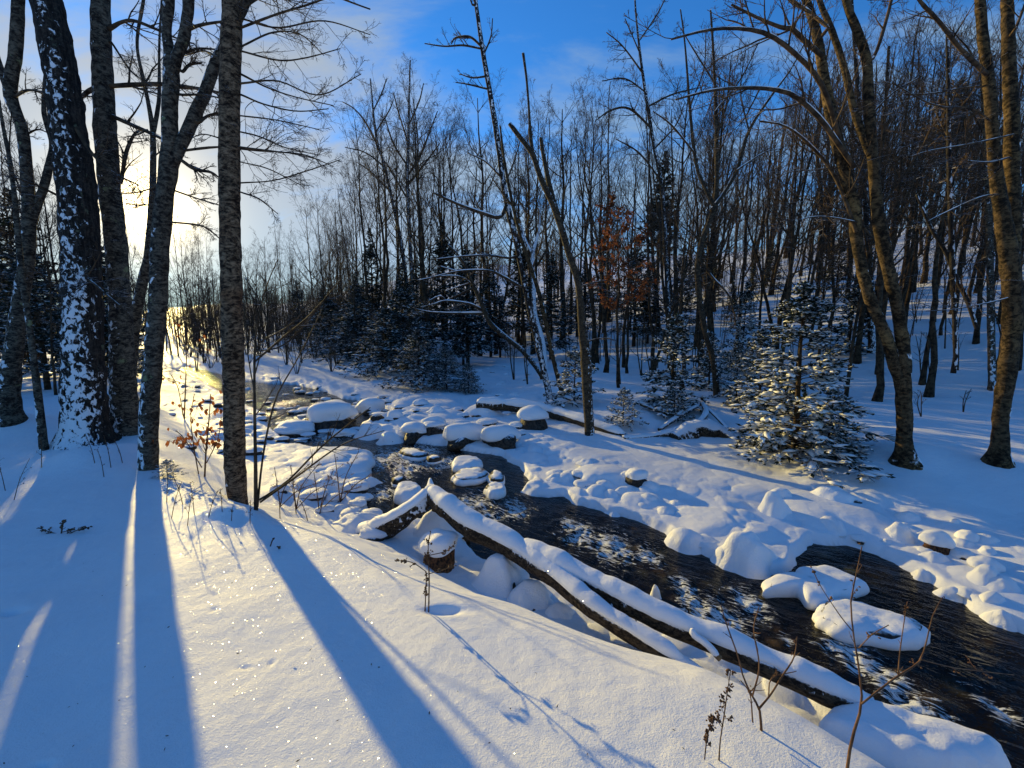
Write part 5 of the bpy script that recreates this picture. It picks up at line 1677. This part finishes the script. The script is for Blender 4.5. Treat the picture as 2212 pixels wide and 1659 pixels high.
# the wood beyond, too far to tell the trees apart
def distant_wood():
    g = np.random.default_rng(9)
    protos = []
    for i in range(3):
        ge = Geo()
        h = 14.0
        T = trunk_path(h, g)
        R = 0.14 * (1 - 0.85 * np.linspace(0, 1, len(T)))
        ge.tubes(T[::3], R[::3], 4, cap=False)
        P1, R1 = spawn(T[None], R[None], 12, 0.25, 0.98, (0.25, 0.42), (28, 60), 0.1, 4, 0.1, 0.55, 0.03, g)
        P2, R2 = spawn(P1, R1, 6, 0.2, 1.0, (0.35, 0.6), (25, 60), 0.06, 3, 0.12, 0.7, 0.022, g)
        P3, R3 = spawn(P2, R2, 5, 0.2, 1.0, (0.4, 0.7), (25, 60), 0.06, 2, 0.12, 0.7, 0.016, g)
        ge.tubes(P1, R1, 3, cap=False)
        for a_, b_ in ((0, 1), (1, 2)):
            leaf_quads(ge, P2[:, a_], unit(P2[:, b_] - P2[:, a_]), np.linalg.norm(P2[:, b_] - P2[:, a_], axis=1) * 1.15, np.full(len(P2), 0.05), unit(g.normal(size=(len(P2), 3))))
        dd = unit(P3[:, 1] - P3[:, 0])
        leaf_quads(ge, P3[:, 0], dd, np.linalg.norm(P3[:, 1] - P3[:, 0], axis=1), np.full(len(P3), 0.035), unit(g.normal(size=(len(P3), 3))))
        protos.append((np.concatenate(ge.V), np.concatenate(ge.Q)))
    ge = Geo()
    n = 0
    while n < 460:
        a = math.radians(g.uniform(-54, 57))
        r = math.sqrt(g.uniform(62 ** 2, 200 ** 2)) if n % 3 else g.uniform(50, 90)
        x, y = r * math.sin(a), r * math.cos(a)
        lo = math.degrees(a) < -28
        if not lo and r < 75:
            continue
        V, Q = protos[n % 3]
        c, s = math.cos(n * 1.7), math.sin(n * 1.7)
        k = g.uniform(0.75, 1.15)
        if lo:
            k = float(np.clip((ony(1106 + 900 * math.tan(a), g.uniform(575, 640), y)[2] - gz(x, y)) / 14.0, 0.2, 1.0))
        W = V @ np.array([[c, s, 0], [-s, c, 0], [0, 0, 1]]) * k + np.array([x, y, gz(x, y)])
        ge.add(W, Q)
        n += 1
    o = ge.build('distant_wood', M['twig'])
    tag(o, 'far bare wood blurring together on the ridge beyond the creek', 'woods', kind='stuff')


distant_wood()


# ------------------------------------------------------------------ rust-leaved tree, shrubs, saplings, weeds
def rust_tree():
    g = np.random.default_rng(21)
    b = on_ground(1338, 838)
    o = thing('beech_tree', b, 'young beech still holding rust-coloured leaves in the shaded wood', 'tree')
    h = 420 * px_m(b[1], 700)
    T = trunk_path(h, g, 0.02)
    R = 0.07 * (1 - 0.9 * np.linspace(0, 1, len(T)))
    ge = Geo()
    ge.tubes(T, R, 8)
    ge.build('trunk', M['bark_wood'], o)
    P1, R1 = spawn(T[None], R[None], 36, 0.42, 0.97, (0.14, 0.30), (50, 85), 0.05, 6, 0.1, 0.4, 0.008, g, 0.7)
    P2, R2 = spawn(P1, R1, 6, 0.2, 1.0, (0.3, 0.55), (30, 60), 0.0, 4, 0.1, 0.6, 0.005, g)
    ge = Geo()
    ge.tubes(P1, R1, 4, cap=False)
    ge.tubes(P2, R2, 3, cap=False)
    ge.build('branches', M['twig'], o)
    ge = Geo()
    n = 3000
    bi = g.integers(0, len(P2), n)
    t = g.uniform(0.1, 1, n) * 2.99
    ii = t.astype(int)
    base = P2[bi, ii] * (1 - (t - ii))[:, None] + P2[bi, ii + 1] * (t - ii)[:, None]
    d = unit(g.normal(size=(n, 3)) + np.array([0, 0, -0.8]))
    leaf_quads(ge, base, d, g.uniform(0.08, 0.14, n), g.uniform(0.045, 0.08, n), unit(g.normal(size=(n, 3))))
    lv = ge.build('leaves', M['dull_leaf'], o, smooth=False)
    lv['kind'] = 'stuff'


rust_tree()


def beech_sapling(u, v, stems, label, nleaf, seed, lsize=0.05):
    g = np.random.default_rng(seed)
    b = on_ground(u, v)
    o = thing('beech_sapling', b, label, 'sapling')
    ge = Geo()
    tips = []
    for st in stems:
        P, R = px_line(st, b[1], 14, 0.1)
        ge.tubes(P, R, 6)
        P1, R1 = spawn(P[None], R[None], 9, 0.25, 0.98, (0.25, 0.5), (40, 75), 0.02, 5, 0.1, 0.5, 0.0016, g)
        ge.tubes(P1, R1, 4, cap=False)
        P2, R2 = spawn(P1, R1, 3, 0.3, 1.0, (0.3, 0.5), (30, 60), 0.0, 3, 0.1, 0.6, 0.0012, g)
        ge.tubes(P2, R2, 3, cap=False)
        tips.append(P2.reshape(-1, 3))
        tips.append(P1[:, 2:].reshape(-1, 3))
    ge.build('stems', M['twig_bare'], o, b)
    tips = np.concatenate(tips)
    # one curled beech leaf, shared by all
    s = np.linspace(0, 1, 6)
    wv = np.sin(np.pi * s ** 0.85) * 0.27
    V = np.concatenate([np.stack([s, -wv, -0.16 * s ** 2 + 0.10 * wv], 1), np.stack([s, 0 * s, -0.16 * s ** 2], 1), np.stack([s, wv, -0.16 * s ** 2 + 0.13 * wv], 1)])
    Q = []
    for r in range(2):
        for c in range(5):
            Q.append([r * 6 + c, r * 6 + c + 1, (r + 1) * 6 + c + 1, (r + 1) * 6 + c])
    me = mk_mesh('beech_leaf', V, np.array(Q), None, True)
    me.materials.append(M['leaf'])
    for i in range(nleaf):
        p = tips[int(g.integers(0, len(tips)))] - b
        lf = put('leaf', me, None, o)
        lf.location = tuple(p)
        k = lsize * g.uniform(0.7, 1.3)
        lf.scale = (k, k, k)
        lf.rotation_euler = (g.uniform(-0.7, 0.7), g.uniform(0.5, 1.4), g.uniform(0, 6.28))


beech_sapling(442, 1030, [[(442, 1032, 5), (446, 960, 4), (452, 900, 3), (455, 850, 2)], [(430, 1030, 3), (418, 960, 3), (412, 900, 2), (420, 850, 2)], [(446, 1000, 3), (470, 950, 2), (478, 900, 2)], [(436, 1010, 3), (400, 950, 2), (380, 930, 2)]],
              'little beech sapling with orange leaves beside the peeling birch', 150, 31, 0.075)
beech_sapling(395, 905, [[(398, 905, 4), (402, 800, 3), (405, 700, 2)], [(396, 900, 3), (385, 840, 2), (370, 810, 2)]], 'spindly beech sapling with a few orange leaves by the shore', 34, 32, 0.08)
beech_sapling(250, 800, [[(250, 800, 4), (246, 760, 3), (238, 700, 2)]], 'beech twig with orange leaves peeping between the bank trunks', 18, 33, 0.10)


def shrub(name, label, base, lines, mat, seed, sub=(5, 3), rmin=0.0015, cat='shrub', group=None, lr=(0.25, 0.5), seeds=0, yoff=0.0, ang=(25, 55), seed_mat='weed', ssz=0.008):
    g = np.random.default_rng(seed)
    b = on_ground(*base) if len(base) == 2 else np.array(base, float)
    b = b + np.array([0, yoff, 0])
    o = thing(name, b, label, cat, group)
    ge = Geo()
    tips = []
    for pts, dy in lines:
        P, R = px_line(pts, b[1], 14, dy)
        ge.tubes(P, R, 6)
        tips.append(P[-1:])
        if sub[0]:
            P1, R1 = spawn(P[None], R[None], sub[0], 0.3, 0.98, lr, ang, 0.04, 5, 0.12, 0.6, rmin, g)
            ge.tubes(P1, R1, 4, cap=False)
            tips.append(P1[:, 1:].reshape(-1, 3))
            if sub[1]:
                P2, R2 = spawn(P1, R1, sub[1], 0.3, 1.0, (0.3, 0.5), ang, 0.04, 3, 0.12, 0.7, rmin * 0.8, g)
                ge.tubes(P2, R2, 3, cap=False)
                tips.append(P2[:, 1:].reshape(-1, 3))
    ge.build('stems', M[mat], o, b)
    if seeds:
        tp = np.concatenate(tips)
        c = tp[g.integers(0, len(tp), seeds)] + g.normal(0, 0.004, (seeds, 3))
        gs = Geo()
        puffs(gs, c, unit(g.normal(size=(seeds, 3))), g.uniform(0.6, 1.4, seeds) * ssz, g.uniform(0.5, 1.0, seeds) * ssz, g.uniform(0.5, 1.0, seeds) * ssz)
        sd = gs.build('seed_heads', M[seed_mat], o, b)
        sd['kind'] = 'stuff'
    return o


shrub('sapling', 'slim multi-stemmed sapling with long arching whips beside the peeling birch', (553, 1102),
      [([(553, 1104, 11), (552, 1000, 9), (550, 880, 7), (550, 770, 6), (556, 690, 4), (575, 620, 3), (600, 560, 2)], 0.0), ([(556, 1095, 6), (566, 1000, 5), (580, 920, 5), (600, 850, 4), (640, 780, 3), (700, 660, 2)], 0.3), ([(552, 780, 5), (610, 730, 5), (670, 680, 4), (740, 600, 2)], 0.1),
       ([(551, 760, 4), (620, 740, 4), (700, 650, 2)], 0.4), ([(560, 740, 4), (640, 690, 3), (690, 600, 2)], -0.2), ([(550, 850, 3), (535, 760, 3), (528, 650, 2)], 0.2), ([(580, 700, 4), (560, 650, 3), (530, 600, 2)], 0.3), ([(560, 1080, 6), (620, 1040, 5), (700, 960, 4), (800, 880, 2)], 0.4), ([(562, 1085, 5), (640, 1030, 5), (740, 960, 3), (830, 930, 2)], 0.2)],
      'twig', 41, (6, 3), 0.002, cat='sapling', lr=(0.16, 0.34))
shrub('twig_shrub', 'tall reddish budded twig rising from the near bank in front of the dark water', (*onz(1880, 1690, 0.0)[:2], -0.05),
      [([(1830, 1700, 8.8), (1832, 1640, 7.8), (1850, 1560, 6.8), (1862, 1520, 5.8), (1855, 1440, 4.9), (1845, 1380, 3.9), (1838, 1300, 3.9), (1850, 1240, 3.0), (1862, 1180, 1.9)], 0.1), ([(1862, 1520, 4.9), (1900, 1490, 4.9), (1940, 1460, 4.9), (1985, 1430, 4.9), (2000, 1390, 3.9), (2015, 1330, 3.0), (2036, 1290, 1.9)], 0.25),
       ([(1990, 1425, 3.9), (2060, 1442, 3.0), (2120, 1450, 3.0), (2190, 1458, 1.9)], 0.3), ([(1843, 1365, 3.0), (1815, 1330, 3.0), (1775, 1270, 1.9), (1755, 1230, 1.9)], 0.1), ([(1940, 1458, 3.9), (1945, 1400, 3.0), (1955, 1330, 1.9), (1960, 1300, 1.9)], 0.1), ([(1855, 1400, 3.0), (1885, 1370, 1.9), (1920, 1350, 1.9)], 0.0)],
      'twig_bare', 42, (4, 0), 0.0012, lr=(0.05, 0.12), seeds=60, ssz=0.005, seed_mat='twig_bare')
shrub('twig_shrub', 'forked bare twig standing in the sunlit snow of the near bank', (1640, 1578),
      [([(1645, 1580, 7), (1640, 1530, 6), (1625, 1505, 5), (1605, 1460, 4), (1595, 1420, 4), (1570, 1350, 3), (1558, 1310, 2)], 0.05), ([(1640, 1530, 5), (1665, 1500, 4), (1690, 1460, 4), (1715, 1420, 3), (1722, 1375, 2)], 0.1), ([(1625, 1505, 4), (1640, 1440, 4), (1628, 1360, 3), (1640, 1310, 2)], -0.05),
       ([(1626, 1560, 4), (1620, 1500, 3), (1600, 1470, 2)], 0.0), ([(1660, 1505, 3), (1668, 1465, 3), (1720, 1450, 2)], 0.1)],
      'twig_bare', 43, (4, 0), 0.0012, lr=(0.08, 0.18), seeds=30, ssz=0.004, seed_mat='twig_bare')
shrub('dry_weed', 'dry seed-headed weed stalk beside the forked bare twig', (1555, 1642), [([(1553, 1645, 4), (1556, 1600, 3), (1565, 1540, 3), (1572, 1490, 2), (1578, 1450, 2)], 0.0), ([(1522, 1640, 3), (1528, 1590, 3), (1540, 1550, 2)], 0.0)], 'weed', 44, (12, 2), 0.0009, cat='weed', lr=(0.10, 0.2), seeds=160, ssz=0.006)
shrub('dry_weed', 'tall thin weed with red-brown seed sprays in front of the rust boulder', (928, 1322), [([(926, 1322, 3), (927, 1250, 3), (925, 1180, 2), (930, 1150, 2)], 0.0), ([(918, 1322, 3), (920, 1270, 2), (921, 1240, 2)], 0.0), ([(921, 1235, 2), (890, 1215, 2), (855, 1210, 1)], 0.05), ([(926, 1200, 2), (965, 1190, 2), (985, 1172, 1)], 0.05), ([(925, 1240, 2), (960, 1230, 1), (982, 1222, 1)], -0.05)], 'weed', 45, (9, 2), 0.0010, cat='weed', lr=(0.08, 0.16), seeds=190, ssz=0.007)
shrub('dry_weed', 'low dark seedling poking from the shaded snow', (128, 1152), [([(132, 1156, 4), (134, 1142, 4), (138, 1125, 3)], 0.0), ([(130, 1154, 3), (110, 1150, 3), (84, 1140, 2)], 0.0), ([(150, 1153, 4), (165, 1146, 3), (196, 1138, 2)], 0.05), ([(132, 1150, 3), (150, 1146, 2), (160, 1142, 2)], 0.0)], 'weed', 46, (10, 2), 0.0022, cat='seedling', lr=(0.2, 0.35), seeds=90, ssz=0.010)
shrub('dry_weed', 'small drooping weed casting a mark in the birch shadow', (588, 1185), [([(584, 1180, 3), (588, 1168, 3), (592, 1163, 2)], 0.0), ([(600, 1190, 5), (603, 1184, 4), (598, 1180, 3)], 0.0)], 'weed', 47, (4, 0), 0.002, cat='weed', lr=(0.3, 0.5), seeds=10, ssz=0.008)
gw = np.random.default_rng(60)
for i, (u, v, h) in enumerate([(420, 1112, 70), (395, 1090, 60), (370, 1120, 80), (450, 1118, 60), (480, 1105, 50), (405, 1135, 70), (360, 1085, 60), (500, 1125, 30), (540, 1130, 50), (605, 1120, 60), (640, 1110, 60), (665, 1125, 50), (690, 1110, 45), (30, 1080, 90), (90, 1010, 70), (205, 1000, 60), (225, 1030, 60), (240, 1010, 70), (12, 1060, 90), (265, 1000, 50)]):
    lab = ['thin dry weed stalk on the sunlit crest between the bank trunks', 'thin dry weed stalk at the foot of the slim multi-stemmed sapling', 'dark stalk poking from the shaded drift under the bank trunks'][0 if i < 8 else (1 if i < 13 else 2)]
    lean = gw.uniform(-0.3, 0.3)
    shrub('weed_stalk', lab, (u, v), [([(u, v + 2, 2.2), (u + lean * h * 0.5, v - h * 0.5, 1.8), (u + lean * h * 1.3, v - h, 1.2)], float(gw.uniform(-0.1, 0.1)))], 'weed', 100 + i, (5, 1), 0.0011, cat='weed', group='dry stalks on the near bank', lr=(0.12, 0.28), seeds=14, ssz=0.006)
for i, (u, v, h) in enumerate([(690, 1105, 90), (735, 1085, 110), (640, 1100, 100), (605, 1095, 90)]):
    shrub('meadowsweet', 'dry bush with pale fluffy seed heads on the near shore', (u, v), [([(u, v, 3), (u + 12, v - h * 0.5, 2), (u + 30 + 10 * i, v - h, 1.5)], 0.1), ([(u, v, 3), (u - 6, v - h * 0.5, 2), (u - 12, v - h * 0.95, 1.5)], -0.1), ([(u, v, 2), (u + 40, v - h * 0.4, 2), (u + 90, v - h * 0.6, 1.2)], 0.1)], 'weed', 140 + i, (6, 2), 0.0012, cat='shrub', group='seed-headed bushes on the near shore', lr=(0.15, 0.3), seeds=46, ssz=0.014, seed_mat='seed')
# bare shrubs along the far banks
def whips(u, v, h, n, spread, w0):
    out = []
    for _ in range(n):
        tx = gw.uniform(-spread, spread)
        out.append(([(u + tx * 0.06, v, w0), (u + tx * 0.30 + gw.uniform(-4, 4), v - h * 0.42, w0 * 0.75), (u + tx * 0.62 + gw.uniform(-4, 4), v - h * 0.75, w0 * 0.6), (u + tx, v - h * gw.uniform(0.9, 1.1), w0 * 0.4)], float(gw.uniform(-0.4, 0.4))))
    return out


for i in range(40):
    u = gw.uniform(375, 900)
    v = gw.uniform(748, 800) + (u - 380) * 0.03
    h = gw.uniform(40, 110)
    size = 'low ' if h < 65 else ('' if h < 90 else 'tall ')
    shrub('bank_shrub', size + 'bare tangled shrub on the bank of the upper creek', (u, v), whips(u, v, h, 5, 46, 1.8), 'twig', 200 + i, (8, 4), 0.006, cat='shrub', group='bare shrubs along the upper creek', lr=(0.3, 0.55))
for i, (u, v, h) in enumerate([(1720, 850, 140), (1790, 820, 120), (2010, 830, 120), (1990, 820, 100), (1975, 740, 110), (2070, 800, 110), (1340, 830, 110), (1385, 810, 130), (1405, 800, 120), (1110, 820, 110), (1140, 830, 100), (1990, 900, 60), (2080, 890, 50), (1500, 800, 90)]):
    shrub('bare_seedling', ('tall ' if h > 105 else 'short ') + 'bare seedling standing in the shaded snow of the far flat', (u, v), whips(u, v, h, 2, 22, 3.2), 'twig', 260 + i, (5, 3), 0.004, cat='sapling', group='bare seedlings on the far flat', lr=(0.2, 0.4))


# ------------------------------------------------------------------ understorey of the hillside wood
def thicket():
    g = np.random.default_rng(90)
    ge = Geo()
    n = 2600
    a = np.radians(np.where(np.arange(n) < 1100, g.uniform(-24, 57, n), g.uniform(-47, -18, n)))
    r = np.where(np.arange(n) < 1100, np.sqrt(g.uniform(24 ** 2, 80 ** 2, n)), g.uniform(42, 125, n))
    x, y = r * np.sin(a), r * np.cos(a)
    z = np.array([gz(p, q) for p, q in zip(x, y)])
    ok = sdf(x, y, FOREST) > 3
    x, y, z = x[ok], y[ok], z[ok]
    n = len(x)
    h = g.uniform(1.5, 6.0, n)
    h = np.where(np.degrees(np.arctan2(x, y)) < -18, np.clip(1.65 + (0.04 + 0.085 * g.random(n)) * y - z, 1.0, 11.0), h)
    s = np.linspace(0, 1, 5)
    ln = g.normal(0, 0.10, (n, 2))
    P = np.stack([x[:, None] + ln[:, :1] * h[:, None] * s ** 1.5, y[:, None] + ln[:, 1:] * h[:, None] * s ** 1.5, z[:, None] - 0.1 + h[:, None] * s], 2)
    R = (0.010 + 0.004 * h)[:, None] * (1 - 0.8 * s)[None]
    ge.tubes(P, R, 4, cap=False)
    P1, R1 = spawn(P, R, 9, 0.2, 1.0, (0.2, 0.4), (40, 75), 0.05, 3, 0.12, 0.5, 0.006, g)
    ge.tubes(P1, R1, 3, cap=False)
    P2, _ = spawn(P1, R1, 3, 0.2, 1.0, (0.3, 0.6), (30, 60), 0.03, 2, 0.1, 0.6, 0.005, g)
    leaf_quads(ge, P2[:, 0], unit(P2[:, 1] - P2[:, 0]), np.linalg.norm(P2[:, 1] - P2[:, 0], axis=1), np.full(len(P2), 0.022), unit(g.normal(size=(len(P2), 3))))
    o = ge.build('understorey_thicket', M['twig'])
    tag(o, 'thicket of thin bare saplings filling the shaded far wood', 'thicket', kind='stuff')


thicket()


# ------------------------------------------------------------------ bits of bark and bud scales fallen on the near snow
def litter():
    g = np.random.default_rng(3)
    ge = Geo()
    n = 90
    u = g.uniform(0, 1700, n)
    v = g.uniform(1120, 1650, n)
    P = []
    for a, b in zip(u, v):
        p = onz(a, b, 0.0)
        if float(sdf(np.array([p[0]]), np.array([p[1]]), NEAR)[0]) < 0.3:
            continue
        P.append([p[0], p[1], gz(p[0], p[1]) + 0.006])
    P = np.array(P)
    n = len(P)
    d = unit(np.stack([g.normal(size=n), g.normal(size=n), 0.25 * g.random(n)], 1))
    leaf_quads(ge, P, d, g.uniform(0.006, 0.022, n), g.uniform(0.003, 0.008, n), unit(np.array([0, 0, 1.0]) + 0.4 * g.normal(size=(n, 3))))
    o = ge.build('bark_litter', M['weed'], smooth=False)
    tag(o, 'tiny dark bark flakes and bud scales strewn on the near snow', 'litter', kind='stuff')


litter()
